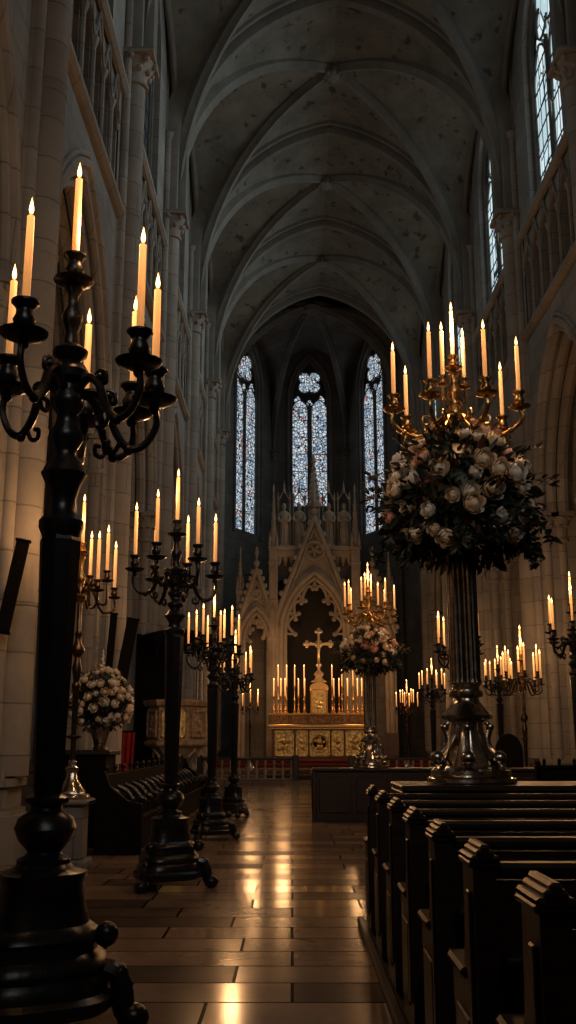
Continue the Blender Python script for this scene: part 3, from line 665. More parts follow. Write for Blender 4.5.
def bouquet(name, loc, rx, rz_, label, nros, rr, cols, trail=True, seed=1, leafs=1500, spike=False, zlow=-1.0):
    rd = random.Random(seed); random.seed(seed)
    root = thing(name, loc, label, 'flowers')
    core = MB(); red = MB(); rx0 = rx; bulge = .20 if trail else 0.05
    def RX_(z): return rx0 * (1 - bulge * z)
    core.lathe([(.74 * RX_(-cos(pi * k / 12)) * sin(pi * k / 12), -.72 * rz_ * cos(pi * k / 12)) for k in range(13)], 18)
    for i in range(leafs):
        z = rd.uniform(-1, 1); t = rd.uniform(0, 2 * pi); q = sqrt(1 - z * z); n = Vector((q * cos(t), q * sin(t), z)); k = rd.uniform(.68, .97)
        d = n + Vector((rd.uniform(-1, 1), rd.uniform(-1, 1), rd.uniform(-1, .6))) * .8
        rx = RX_(z)
        leafm(core if rd.random() < .85 else red, (n.x * rx * k, n.y * rx * k, n.z * rz_ * k), d, rd.uniform(.09, .17) * rx / .7, rd.uniform(.02, .035) * rx / .7, rd)
    if trail:
        for i in range(26):
            t = rd.uniform(0, 2 * pi); z = rd.uniform(-.75, -.35); q = sqrt(1 - z * z); p = Vector((q * cos(t) * rx * .85, q * sin(t) * rx * .85, z * rz_ * .85))
            e = p + Vector((cos(t) * rx * rd.uniform(.1, .45), sin(t) * rx * rd.uniform(.1, .45), -rd.uniform(.12, .40) * rz_))
            pth = spline([p, p.lerp(e, .5) + Vector((0, 0, .08)), e], 6); core.tube(pth, .006, 5)
            for q_ in pth[2:]:
                for s in range(3): leafm(core, q_, (rd.uniform(-1, 1), rd.uniform(-1, 1), rd.uniform(-1, .3)), rd.uniform(.07, .13), rd.uniform(.018, .03), rd)
        for i in range(26):
            t = rd.uniform(0, 2 * pi); z = rd.uniform(-.3, .5); q = sqrt(1 - z * z); p = Vector((q * cos(t) * rx * .9, q * sin(t) * rx * .9, z * rz_ * .9)); n = Vector((cos(t), sin(t), rd.uniform(-.2, .5)))
            for s in range(7): leafm(red if i % 2 else core, p + n * (.03 * s), n + Vector((rd.uniform(-1, 1), rd.uniform(-1, 1), rd.uniform(-.8, 1))), rd.uniform(.08, .12), .018, rd)
    core.build('foliage', M['leaf'], root); red.build('burgundy_foliage', M['leafred'], root)
    pts = []; tries = 0
    while len(pts) < nros and tries < 9000:
        tries += 1
        z = rd.uniform(zlow if zlow > -1 else -.72, .96); t = rd.uniform(0, 2 * pi); q = sqrt(1 - z * z); n = Vector((q * cos(t), q * sin(t), z)); r = rr * rd.uniform(.62, 1.2)
        rx = RX_(z); p = Vector((n.x * rx, n.y * rx, n.z * rz_)) * rd.uniform(.9, 1.03)
        if all((p - a).length > (r + b) * .86 for a, b in pts):
            pts.append((p, r)); rose(root, p, n + Vector((rd.uniform(-.3, .3), rd.uniform(-.3, .3), rd.uniform(-.1, .4))), r, rd.choices(*cols)[0])
    if spike:
        sp = MB()
        for k in range(10): leafm(sp, (0.012 * sin(k * 2), .012 * cos(k * 2), rz_ * .9 + .03 * k), (sin(k * 2.4), cos(k * 2.4), 1.2), .05, .016, rd)
        sp.tube([(0, 0, rz_ * .7), (0, 0, rz_ * .9 + .3)], .008, 5); sp.build('flower_spike', M['white'], root)
    return root

def make_floral_stand(loc, s, label, degs, phrase, rz=0, power=70):
    root = thing('flower_candelabrum', loc, label, 'candelabrum', rz=rz, s=s)
    SV = M['silver']
    b = MB()
    b.lathe([(.38, 0), (.39, .015), (.385, .045), (.34, .06), (.35, .075), (.345, .11), (.31, .13), (.30, .15)], 30, None, lambda t, z: 1 + .06 * cos(3 * t)); b.build('foot_plate', SV, root)
    bell = MB(); bell.lathe([(.28, .14), (.27, .16), (.235, .22), (.19, .31), (.155, .40), (.135, .48), (.14, .52), (.185, .545)], 48, None, lambda t, z: 1 + .025 * cos(12 * t)); bell.build('bell', SV, root)
    cap = MB(); cap.lathe([(.17, .535), (.22, .55), (.225, .575), (.20, .60), (.15, .66), (.115, .70), (.11, .73), (.145, .74), (.15, .765), (.145, .79), (.12, .80), (.12, .83), (.14, .84), (.14, .86), (.10, .87)], 32); cap.build('collar', SV, root)
    for k in range(6):
        R = Matrix.Rotation(k * pi / 3 + .35, 4, 'Z'); f = MB()
        f.tube(spline([(.19, 0, .52), (.225, 0, .46), (.205, 0, .38), (.225, 0, .30), (.28, 0, .25), (.325, 0, .20), (.335, 0, .14)], 5), .021, 8, R)
        f.sphere((.305, 0, .215), .062, 14, 10, (1, 1, 1), R); f.sphere((.225, 0, .475), .035, 10, 8, (1, 1, 1), R); f.build('scroll_foot', SV, root)
    col = MB(); col.lathe([(.14, .86), (.13, .9), (.128, 2.15), (.135, 2.2)], 96, None, lambda t, z: 1 + .12 * abs(cos(8 * t)) - .06); col.build('fluted_column', M['darksilver'], root)
    st = MB(); st.lathe([(.09, 3.25), (.06, 3.32), (.05, 3.38), (.085, 3.44), (.09, 3.48), (.05, 3.55), (.045, 3.6), (.07, 3.66), (.07, 3.7), (.04, 3.75), (.035, 3.83), (.05, 3.86), (.03, 3.9)], 18); st.build('gilt_stem', M['brass'], root)
    socks = []
    for i, deg in enumerate(degs):
        R = Matrix.Rotation(radians(deg), 4, 'Z'); zz = (-.07 if deg in (144, 31) else 0) if len(degs) < 7 else (.06 if i % 2 else -.06); rr = (.52 if deg == 144 else .60) if len(degs) < 7 or i % 2 == 0 else .44
        path = spline([(.05, 0, 3.44), (.16, 0, 3.40), (.24, 0, 3.30), (.36 * rr / .6, 0, 3.22), (rr * .85, 0, 3.25 + zz * .5), (rr + .02, 0, 3.35 + zz), (rr, 0, 3.45 + zz)], 6)
        a = MB(); a.tube(path, .021, 8, R); a.tube(spline([(.2, 0, 3.35), (.26, 0, 3.42), (.32, 0, 3.41), (.32, 0, 3.35), (.28, 0, 3.34)], 5), .013, 7, R)
        a.sphere((rr * .85, 0, 3.25 + zz * .5), .03, 8, 6, (1, 1, 1), R)
        ao = a.build('arm', M['brass'], root); socks.append((socket(ao, M['brass'], tuple(R @ Vector((rr, 0, 3.45 + zz))), 1.0), False))
    for i in range(2):
        R = Matrix.Rotation(pi * i + .35, 4, 'Z')
        a = MB(); a.tube(spline([(.04, 0, 3.6), (.08, 0, 3.58), (.12, 0, 3.62), (.115, 0, 3.74)], 6), .015, 7, R)
        ao = a.build('arm', M['brass'], root); socks.append((socket(ao, M['brass'], tuple(R @ Vector((.115, 0, 3.74))), .6), False))
    tp = MB(); tp.tube([(0, 0, 3.86), (0, 0, 3.93)], .025, 8); to = tp.build('finial', M['brass'], root); socks.append((socket(to, M['brass'], (0, 0, 3.91), .85), True))
    for c_ in list(root.children):
        if c_.name.split('.')[0] in ('arm', 'gilt_stem', 'finial'): c_.location.z -= .10
    socks = [((p[0], p[1], p[2] - .10), t) for p, t in socks]
    W = put_candles(root, socks, phrase, (.43, .43, .46, .46, .47, .45, .42, .45, .46), s)
    c = sum(W, Vector()) / len(W); glow((c.x, c.y, c.z + .62 * s), power)
    return root
COLS = (['cream', 'peach', 'blush', 'white'], [6, 2, .8, 2.5])
make_floral_stand((1.54, 9.0, 1.05), 1.0, 'tall silver candelabrum on a fluted column crowned with flowers, in the right foreground', (192, 144, 240, 288, 31, 340), 'large flower candelabrum', 0)
bouquet('flower_arrangement', (1.54, 9.0, 3.63), .70, .68, 'huge ball of cream and peach roses around the large right candelabrum', 96, .080, COLS, seed=5)
make_floral_stand((1.47, 19.2, .93), .86, 'smaller silver flower candelabrum on the dark desk before the altar', [18 + 40 * k for k in range(9)], 'small flower candelabrum near the altar', .5, 60)
bouquet('flower_arrangement', (1.47, 19.2, 3.12), .52, .46, 'small ball of pale roses on the candelabrum right of the altar cross', 70, .066, COLS, seed=8, leafs=900)
cab = thing('cabinet', (-2.92, 14.55, 0), 'dark carved wooden cabinet under the white flower vase, left aisle', 'cabinet')
mb = MB(); mb.bbox(-.36, .36, -.4, .4, 0, 1.22, .015); mb.build('body', M['stall'], cab, False)
mb = MB(); mb.bbox(-.42, .42, -.46, .46, 1.22, 1.29, .015); mb.build('worktop', M['pew'], cab, False)
for x0, x1 in ((-.3, -.03), (.03, .3)):
    mb = MB(); mb.bbox(x0, x1, -.425, -.398, .15, 1.1, .01); mb.sphere((x1 - .04 if x0 < 0 else x0 + .04, -.435, .65), .018, 8, 6); mb.build('door', M['stall'], cab, False)
va = MB(); va.lathe([(.09, 0), (.1, .02), (.08, .05), (.1, .14), (.135, .26), (.15, .32), (.14, .33), (.12, .3)], 20)
v = va.build('vase', M['silver']); v.location = (-2.72, 14.5, 1.29); tag(v, 'grey footed vase holding white roses on the left cabinet', 'vase')
bouquet('flower_arrangement', (-2.72, 14.5, 1.98), .44, .46, 'dome of white roses in a vase on the left cabinet', 80, .062, (['white', 'cream'], [4, 1]), trail=False, seed=4, leafs=900, spike=True)

# ------------------------------------------------------------------ pews
def make_pew():
    root = thing('pew', (0, 0, 0), '-', 'pew')
    for x in (0, 3.9):
        e = MB()
        prof = [(-.02, .02), (-.02, .985), (.17, .985), (.175, .86), (.19, .72), (.24, .62), (.42, .61), (.47, .58), (.47, .50), (.44, .44), (.44, .02)]
        e.poly(prof, x, x + .075, lambda a, b, d: (d, a, b)); 
        eo = e.build('pew_end', M['pew'], root, False)
        c = MB()
        c.bbox(x - .014, x + .089, -.035, .185, .975, .995, .005)
        for xa, xb, z1 in ((-.010, .086, 1.012), (.008, .068, 1.030), (.022, .054, 1.046)): c.bbox(x + xa, x + xb, -.045, .195, .99, z1, .008)
        c.build('cap_moulding', M['pew'], eo, False)
        p = MB()
        p.bbox(x - .012, x + .0, .10, .36, .12, .5, .006); p.bbox(x - .012, x, .015, .075, .15, .9, .006)
        p.build('end_panel', M['pew'], eo, False)
        a = MB(); a.bbox(x - .02, x + .095, .17, .49, .605, .64, .012); a.build('armrest', M['pew'], eo, False)
    b = MB(); b.bbox(.075, 3.9, .03, .06, .12, .93, .008); bo = b.build('backrest', M['pew'], root, False)
    b = MB(); b.bbox(.075, 3.9, .0, .09, .94, .985, .014); b.build('top_rail', M['pew'], bo, False)
    b = MB()
    for k in range(5): b.bbox(.2 + k * .74, .86 + k * .74, .018, .032, .2, .82, .008)
    b.build('back_panel', M['pew'], bo, False)
    b = MB(); b.bbox(.075, 3.9, .06, .44, .42, .46, .012); b.build('seat', M['pew'], root, False)
    b = MB(); b.bbox(.075, 3.9, -.12, .03, .70, .725, .008); b.build('book_ledge', M['pew'], root, False)
    return root
PEW = make_pew(); GP = 'dark pews beside the aisle'
for k in range(7):
    o = PEW if k == 0 else copy_tree(PEW)
    o.location = (.575, 2.50 + k * .88, .035)
    tag(o, f"dark oak pew with moulded end cap, {['nearest the viewer','second from the viewer','third from the viewer','fourth from the viewer','fifth from the viewer','sixth from the viewer','farthest of the right row'][k]}", 'pew', GP)
mb = MB(); mb.bbox(.53, 4.6, 1.2, 8.45, 0, .033, .008); mb.bbox(.515, .57, 1.2, 8.47, 0, .05, .01)
o = struct(mb.build('floor_platform', M['pew'], smooth=False)); o['label'] = 'low dark wooden platform under the right pews'
def desk(name, x0, x1, y0, y1, h, label):
    root = thing(name, (x0, y0, 0), label, 'desk'); w = x1 - x0; d = y1 - y0
    mb = MB(); mb.bbox(0, w, 0, d, h - .05, h, .012); mb.build('desk_top', M['pew'], root, False)
    mb = MB(); mb.bbox(.05, w - .05, .06, .10, .0, h - .05, .008); mb.bbox(.05, w - .05, d - .1, d - .06, 0, h - .05, .008); mb.build('body', M['pew'], root, False)
    n = max(2, int(w / .7)); mb = MB()
    for k in range(n): mb.bbox(.12 + k * (w - .2) / n, .02 + (k + 1) * (w - .2) / n, .045, .062, .15, h - .16, .01)
    mb.build('front_panel', M['pew'], root, False)
    for x in (.0, w - .07):
        mb = MB(); mb.bbox(x, x + .07, .02, d - .02, 0, h - .05, .01); mb.bbox(x - .008, x + .002, .15, d - .15, .15, h - .16, .006); mb.build('end_panel', M['pew'], root, False)
desk('pew_desk', .9, 4.6, 8.5, 9.5, 1.05, 'dark panelled desk beyond the last pew, under the large silver stand')
desk('pew_desk', .37, 4.6, 18.75, 19.65, .93, 'dark panelled desk beside the aisle, under the smaller flower stand')

# ------------------------------------------------------------------ choir stalls
def stall(name, loc, length, n, label, flip=1):
    root = thing(name, loc, label, 'stall')
    W = M['stall']
    mb = MB(); mb.bbox(-.30 * flip if flip > 0 else .26, -.26 if flip > 0 else .30, .05, length - .05, 0, .98, .01); mb.build('backrest', W, root, False)
    mb = MB(); mb.bbox(-.26, .2, .06, length - .06, .38, .43, .01); mb.build('seat', W, root, False)
    mb = MB(); mb.bbox(.13, .17, .06, length - .06, .0, .38, .01); mb.build('front_board', W, root, False)
    for y in (0, length - .08):
        mb = MB(); mb.poly([(-.32, 0), (-.32, 1.02), (-.22, 1.04), (-.14, .84), (.1, .66), (.28, .62), (.28, 0)], y, y + .08, lambda a, b, d: (a, d, b)); mb.build('end_panel', W, root, False)
    for k in range(n):
        y = .5 + k * (length - .8) / (n - 1); mb = MB()
        mb.tube(spline([(-.24, y, .80), (-.12, y, .74), (-.02, y, .63), (.08, y, .62), (.17, y, .68), (.23, y, .66), (.24, y, .6), (.2, y, .58)], 5), .032, 8)
        mb.bbox(-.25, .14, y - .02, y + .02, .43, .64, .01); mb.build('armrest', M['black'], root)
        c = MB(); c.lathe([(.02, 0), (.03, .02), (.018, .04), (.035, .07), (.03, .1), (.004, .13)], 10, Matrix.Translation((-.28, y, .98))); c.build('finial', M['black'], root)
stall('choir_stall', (-2.2, 13.3, 0), 10.2, 15, 'long black choir stall with a row of curved armrests, left of the aisle')
st2 = MB()
def box_pew(loc, w, d, h, label):
    root = thing('box_pew', loc, label, 'pew'); W = M['stall']
    mb = MB(); mb.bbox(0, w, 0, .05, 0, h, .01); mb.bbox(-.02, w + .02, -.03, .08, h, h + .05, .012); mb.build('backrest', W, root, False)
    mb = MB(); mb.bbox(.04, w - .04, .05, d, .4, .45, .01); mb.build('seat', W, root, False)
    for x in (0, w - .06):
        mb = MB(); mb.poly([(0, 0), (0, h + .1), (.1, h + .14), (.16, h - .1), (d * .6, .7), (d, .66), (d, 0)], x, x + .06, lambda a, b, dd: (dd, a, b)); mb.build('end_panel', W, root, False)
    mb = MB()
    for k in range(int(w / .22)): mb.lathe([(.015, 0), (.03, .02), (.018, .035), (.032, .06), (.003, .1)], 8, Matrix.Translation((.12 + k * .22, .025, h + .05)))
    mb.build('cresting', W, root)
box_pew((3.55, 15.0, 0), 2.1, .6, 1.02, 'black bench with knobbed top rail at the far right')
box_pew((4.2, 13.2, 0), 1.9, .6, 1.12, 'black bench at the right picture edge, nearest of the right aisle')
def chair(loc, label, mat, rz=0, s=1, rounded=True):
    root = thing('chair', loc, label, 'chair', rz=rz, s=s)
    mb = MB(); mb.bbox(-.27, .27, -.25, .25, .44, .5, .015); mb.build('seat', mat, root, False)
    for x in (-.23, .23):
        for y in (-.21, .21):
            mb = MB(); mb.lathe([(.03, 0), (.022, .03), (.03, .1), (.024, .2), (.032, .38), (.03, .44)], 10, Matrix.Translation((x, y, 0))); mb.build('leg', mat, root)
    p = [(-.26, .5), (-.27, 1.2)] + ([(-.27 * cos(pi * k / 10), 1.2 + .36 * sin(pi * k / 10)) for k in range(1, 10)] if rounded else [(-.27, 1.3), (.27, 1.3)]) + [(.27, 1.2), (.26, .5)]
    mb = MB(); mb.poly(p, .2, .26, lambda a, b, d: (a, d, b)); mb.build('backrest', mat, root, False)
    for x in (-.26, .26):
        mb = MB(); mb.tube(spline([(x, .22, .78), (x, 0, .76), (x, -.2, .74), (x, -.24, .68), (x, -.21, .5)], 4), .024, 8); mb.build('armrest', mat, root)
chair((4.25, 20.4, 0), 'tall dark chair with a rounded back, right aisle beside the silver pedestal', M['stall'], pi)
chair((3.62, 37.6, .42), 'reddish wooden chair with a square back, right of the altar', M['redwood'], pi, 1, False)

# slanted boards on the left pillars
def board(x, y, z, w, h, label, rx, ry):
    root = thing('hanging_board', (x, y, z), label, 'board'); root.rotation_euler = (rx, ry, .25)
    mb = MB(); mb.bbox(-w / 2, w / 2, -.04, .04, 0, h, .012); mb.build('panel', M['stall'], root, False)
    mb = MB(); mb.bbox(-w / 2 - .015, w / 2 + .015, -.05, .05, -.03, 0, .008); mb.bbox(-w / 2 - .015, w / 2 + .015, -.05, .05, h, h + .03, .008); mb.build('end_rail', M['stall'], root, False)
    mb = MB(); mb.bbox(-.04, .04, .04, .3, h * .45, h * .55, .008); mb.build('bracket', M['stall'], root, False)
board(-3.43, 11.85, 2.68, .16, 1.10, 'slanted dark board fixed to the nearest left pillar', 0, .16)
board(-3.38, 18.6, 2.72, .13, 1.0, 'narrow slanted board on the second left pillar, left of its pair', 0, .06)
board(-3.16, 18.7, 2.5, .22, 1.15, 'wider slanted board on the second left pillar, right of its pair', 0, .16)

# pulpit -----------------------------------------------------------
pu = thing('pulpit', (-2.78, 24.6, 0), 'carved wooden pulpit with dark back panel and canopy, left of the aisle', 'pulpit')
def hexr(r, z, n=6, off=0): return [(r * cos(off + 2 * pi * k / n), r * sin(off + 2 * pi * k / n), z) for k in range(n)]
mb = MB(); mb.loft([hexr(r, z) for r, z in ((.5, 0), (.5, .12), (.4, .18), (.2, .25), (.17, .6), (.17, .8), (.3, .95), (.62, 1.25), (.7, 1.3))], True, True); mb.build('pedestal', M['carve'], pu, False)
mb = MB(); mb.loft([hexr(r, z) for r, z in ((.74, 1.3), (.78, 1.34), (.78, 1.40), (.70, 1.44), (.70, 2.2), (.78, 2.24), (.82, 2.32), (.82, 2.38), (.6, 2.38), (.6, 1.5))], True, True); mb.build('tub', M['carvedwood'], pu, False)
for k in range(6):
    a = 2 * pi * (k + .5) / 6; R = Matrix.Rotation(a, 4, 'Z'); mb = MB()
    mb.bbox(.605, .635, -.28, .28, 1.5, 2.14, .02, R)
    for z0, z1, y0, y1 in ((1.5, 1.56, -.28, .28), (2.08, 2.14, -.28, .28), (1.5, 2.14, -.28, -.23), (1.5, 2.14, .23, .28)): mb.bbox(.63, .67, y0, y1, z0, z1, .008, R)
    for (yy, zz, r) in ((0, 1.95, .05), (0, 1.82, .09), (-.06, 1.68, .07), (.07, 1.66, .07), (.1, 1.86, .05), (-.12, 1.88, .05)): mb.sphere((.64, yy, zz), r, 10, 8, (.5, 1, 1), R)
    mb.build('carved_panel', M['goldrelief'] if k % 2 == 0 else M['carvedwood'], pu, False)
    mb = MB()
    mb.tube([Vector(p) for p in [R @ Vector((.5, -.2, 1.05)), R @ Vector((.56, 0, 1.22)), R @ Vector((.5, .2, 1.05))]], .03, 6)
    mb.build('arch_moulding', M['carve'], pu)
mb = MB(); mb.bbox(-1.05, -.2, .62, .74, .6, 4.0, .02); mb.bbox(-1.12, -1.0, .56, .76, .6, 4.05, .01); mb.build('back_panel', M['stall'], pu, False)
mb = MB(); mb.loft([hexr(r, z) for r, z in ((.78, 3.62), (.95, 3.68), (1.0, 3.8), (.98, 3.92), (.85, 3.98), (.5, 4.05), (.1, 4.08))], True, True); mb.build('canopy', M['stall'], pu, False)
for t in range(6):
    mb = MB(); mb.lathe([(.01, 3.36), (.04, 3.42), (.03, 3.5), (.05, 3.6), (.05, 3.7)], 8, Matrix.Translation((.86 * cos(2 * pi * t / 6), .86 * sin(2 * pi * t / 6), 0))); mb.build('pendant', M['stall'], pu)
mb = MB(); ns = 14
mb.loft([[(-1.32 + .033 * k, -.66 - .03 * sin(k * 1.7) , 1.62) for k in range(ns)], [(-1.32 + .032 * k, -.69 - .05 * sin(k * 1.7), 1.2) for k in range(ns)], [(-1.31 + .03 * k, -.71 - .07 * sin(k * 1.7 + .3), .72) for k in range(ns)]], False)
rc = mb.build('pulpit_cloth', M['red']); rc.location = (-2.78, 24.6, 0); tag(rc, 'red cloth hanging at the left foot of the pulpit', 'cloth')
mb = MB(); mb.bbox(-1.35, -.86, -.62, -.48, 0, 1.66, .02)
o = mb.build('cloth_stand', M['stall']); o.location = (-2.78, 24.6, 0); tag(o, 'dark wooden stand behind the red cloth beside the pulpit', 'stand')

# altar rail --------------------------------------------------------
def rail(x0, x1, y, z, label):
    root = thing('altar_rail', (x0, y, z), label, 'rail'); w = x1 - x0
    mb = MB(); mb.bbox(0, w, -.09, .09, .66, .75, .02); mb.build('handrail', M['pew'], root, False)
    mb = MB(); mb.bbox(0, w, -.08, .08, 0, .07, .015); mb.build('kerb', M['nave'], root, False)
    n = int(w / .27)
    for k in range(n):
        mb = MB(); mb.lathe([(.05, .07), (.05, .1), (.03, .13), (.06, .25), (.055, .31), (.025, .42), (.03, .54), (.05, .58), (.05, .66)], 10, Matrix.Translation(((k + .5) * w / n, 0, 0))); mb.build('baluster', M['carve'], root)
    for x in (0, w):
        mb = MB(); mb.bbox(x - .1, x + .1, -.11, .11, 0, .82, .02); mb.build('newel_post', M['pew'], root, False)
rail(-3.1, .12, 34.75, .14, 'altar rail with pale balusters left of the aisle')
rail(2.0, 5.6, 34.75, .14, 'altar rail behind the flower desk, right of the aisle')

# altar --------------------------------------------------------------
AXX, AY, AZ = 1.13, 42.0, .70
al = thing('altar', (AXX, AY, AZ), 'gilded altar with five carved front panels below the gold cross', 'altar')
mb = MB(); mb.bbox(-1.95, 1.95, .0, 1.0, 0, 1.28, .02); mb.build('body', M['redwood'], al, False)
mb = MB(); mb.bbox(-2.15, 2.15, -.15, 1.1, 1.28, 1.40, .02); mb.bbox(-2.05, 2.05, -.09, 1.05, 1.2, 1.28, .02); mb.build('mensa', M['brass'], al, False)
mb = MB(); mb.bbox(-2.1, 2.1, .5, 1.05, 1.40, 1.80, .015); mb.build('retable', M['bronze'], al, False)
mb = MB(); mb.bbox(-2.15, 2.15, .45, 1.1, 1.80, 1.86, .015); mb.build('retable_shelf', M['brass'], al, False)
for x0, x1 in ((-2.0, -1.3), (-1.25, -.5), (-.42, .42), (.5, 1.25), (1.3, 2.0)):
    mb = MB(); mb.bbox(x0, x1, .47, .5, 1.45, 1.76, .01); mb.build('retable_panel', M['bronzerelief'], al, False)
for x0, x1, med in ((-1.85, -1.05, 0), (-.98, -.48, 0), (-.42, .42, 1), (.48, .98, 0), (1.05, 1.85, 0)):
    mb = MB()
    mb.bbox(x0, x1, -.03, 0.01, .12, 1.16, .01)
    for a, b, c, d in ((x0, x1, .12, .19), (x0, x1, 1.09, 1.16), (x0, x0 + .07, .12, 1.16), (x1 - .07, x1, .12, 1.16)): mb.bbox(a, b, -.075, -.02, c, d, .012)
    c = (x0 + x1) / 2
    if med:
        T = Matrix.Translation((c, -.03, .64)) @ Matrix.Rotation(pi / 2, 4, 'X')
        mb.lathe([(.26, .0), (.3, .01), (.33, .04), (.36, .03), (.37, 0)], 28, T)
    for (dx, dz, r) in ((0, .26, .06), (0, .08, .12), (-.05, -.14, .1), (.06, -.16, .1), (-.16, .1, .07), (.16, .06, .07), (-.18, -.22, .07), (.18, -.25, .07)):
        k = min(1, (x1 - x0) / .8); mb.sphere((c + dx * k, -.03, .64 + dz), r * (.6 + .4 * k), 10, 8, (1, .5, 1.1))
    mb.build('carved_panel', M['goldrelief'], al, False)
tb = thing('tabernacle', (AXX, AY + .66, AZ + 1.86), 'gold tabernacle with arched top in the middle of the altar', 'tabernacle', s=.86)
mb = MB(); mb.bbox(-.42, .42, -.2, .3, 0, 1.15, .02); mb.build('body', M['gold'], tb, False)
mb = MB(); mb.poly([(-.46, 1.15)] + [(-.46 * cos(pi * k / 12), 1.15 + .34 * sin(pi * k / 12) ** .8) for k in range(1, 12)] + [(.46, 1.15)], -.25, .32, lambda a, b, d: (a, d, b)); mb.build('pediment', M['gold'], tb, False)
mb = MB(); mb.poly([(-.29, .1)] + arch2(-.29, .29, .75, .25, 6) + [(.29, .1)], -.24, -.19, lambda a, b, d: (a, d, b))
for dx, dz, r in ((0, .72, .06), (0, .5, .11), (-.05, .28, .08), (.06, .28, .08), (.15, .5, .05), (-.15, .5, .05)): mb.sphere((dx, -.24, dz), r, 10, 8, (1, .4, 1.2))
mb.build('door', M['goldrelief'], tb)
for x in (-.38, .38):
    mb = MB(); mb.lathe([(.06, 0), (.06, .05), (.035, .08), (.04, 1.0), (.065, 1.08), (.065, 1.15)], 10, Matrix.Translation((x, -.23, 0))); mb.build('colonnette', M['gold'], tb)
cr = thing('altar_cross', (AXX, AY + .65, AZ + 3.15), 'tall ornate gold cross above the tabernacle', 'cross')
mb = MB(); mb.lathe([(.30, 0), (.31, .04), (.2, .1), (.12, .2), (.16, .28), (.2, .34), (.14, .42), (.07, .5)], 18, None, lambda t, z: 1 + .07 * cos(6 * t)); mb.build('base', M['palegold'], cr)
mb = MB(); mb.lathe([(.07, .48), (.05, .6), (.11, .68), (.12, .73), (.06, .8), (.045, .95)], 14); mb.build('stem', M['palegold'], cr)
mb = MB(); mb.bbox(-.055, .055, -.04, .04, .9, 2.15, .015); mb.bbox(-.52, .52, -.04, .04, 1.55, 1.66, .015)
for (x, z) in ((-.5, 1.605), (.5, 1.605), (0, 2.13)):
    for dx, dz in ((0, .1), (0, -.1), (.1, 0), (-.1, 0)): mb.sphere((x + dx, 0, z + dz), .075, 10, 8, (1, .6, 1))
    mb.sphere((x, 0, z), .09, 10, 8, (1, .7, 1))
mb.lathe([(.14, -.03), (.17, 0), (.14, .03)], 18, Matrix.Translation((0, 0, 1.605)) @ Matrix.Rotation(pi / 2, 4, 'X'))
mb.build('cross_arms', M['palegold'], cr)
mb = MB(); mb.sphere((0, -.08, 1.72), .055, 8, 8); mb.tube(spline([(-.36, -.06, 1.66), (-.15, -.07, 1.6), (0, -.075, 1.62), (.15, -.07, 1.6), (.36, -.06, 1.66)], 4), .028, 7); mb.tube([(0, -.075, 1.66), (0, -.08, 1.5), (.01, -.075, 1.36), (0, -.07, 1.15), (0, -.06, 1.02)], [.06, .07, .06, .045, .03], 8); mb.build('carved_figure', M['palegold'], cr)
# altar candlesticks
def cstick(h):
    m = MB(); m.lathe([(.085, 0), (.09, .02), (.06, .05), (.035, .09), (.05, .13), (.055, .16), (.025, .2), (.022, h * .45), (.045, h * .48), (.045, h * .52), (.02, h * .56), (.02, h - .12), (.035, h - .09), (.055, h - .03), (.06, h - .02), (.02, h)], 12); return m
cp = {}
pos_t = [-1.72, -1.36, -1.02, -.62, .56, .98, 1.45]; pos_s = [-1.9, -1.6, -1.42, -.86, -.6, .62, .84, 1.2, 1.62, 1.8, 1.98]
for nm, xs, h, hc, yy in (('tall', pos_t, 1.15, .82, .9), ('short', pos_s, .72, .66, .62)):
    nl = sum(1 for x in xs if x < 0)
    for k, x in enumerate(xs):
        side = 'left' if x < 0 else 'right'; i = (k if x < 0 else k - nl)
        if h not in cp: cp[h] = cstick(h).build('candlestick', M['gold']); o = cp[h]
        else: o = cp[h].copy(); COL.objects.link(o)
        o.location = (AXX + x, AY + yy, AZ + 1.86)
        wh = ['first', 'second', 'third', 'fourth', 'fifth', 'sixth'][i]
        tag(o, f"{nm} gold altar candlestick, {wh} from left on the {side} of the cross", 'candlestick', 'altar candlesticks')
        candle((AXX + x, AY + yy, AZ + 1.86 + h - .01), f"{nm if nm == 'tall' else 'low'} lit altar taper, {wh} from left on the {side} of the cross", 'altar tapers', hc, .026, 1.0)
for x in (-1.5, 1.5): glow((AXX + x, AY - .3, AZ + 3.3), 75, .25)
for x in (-2.6, 2.6): glow((AXX + x, AY - 1.0, AZ + 3.6), 45)

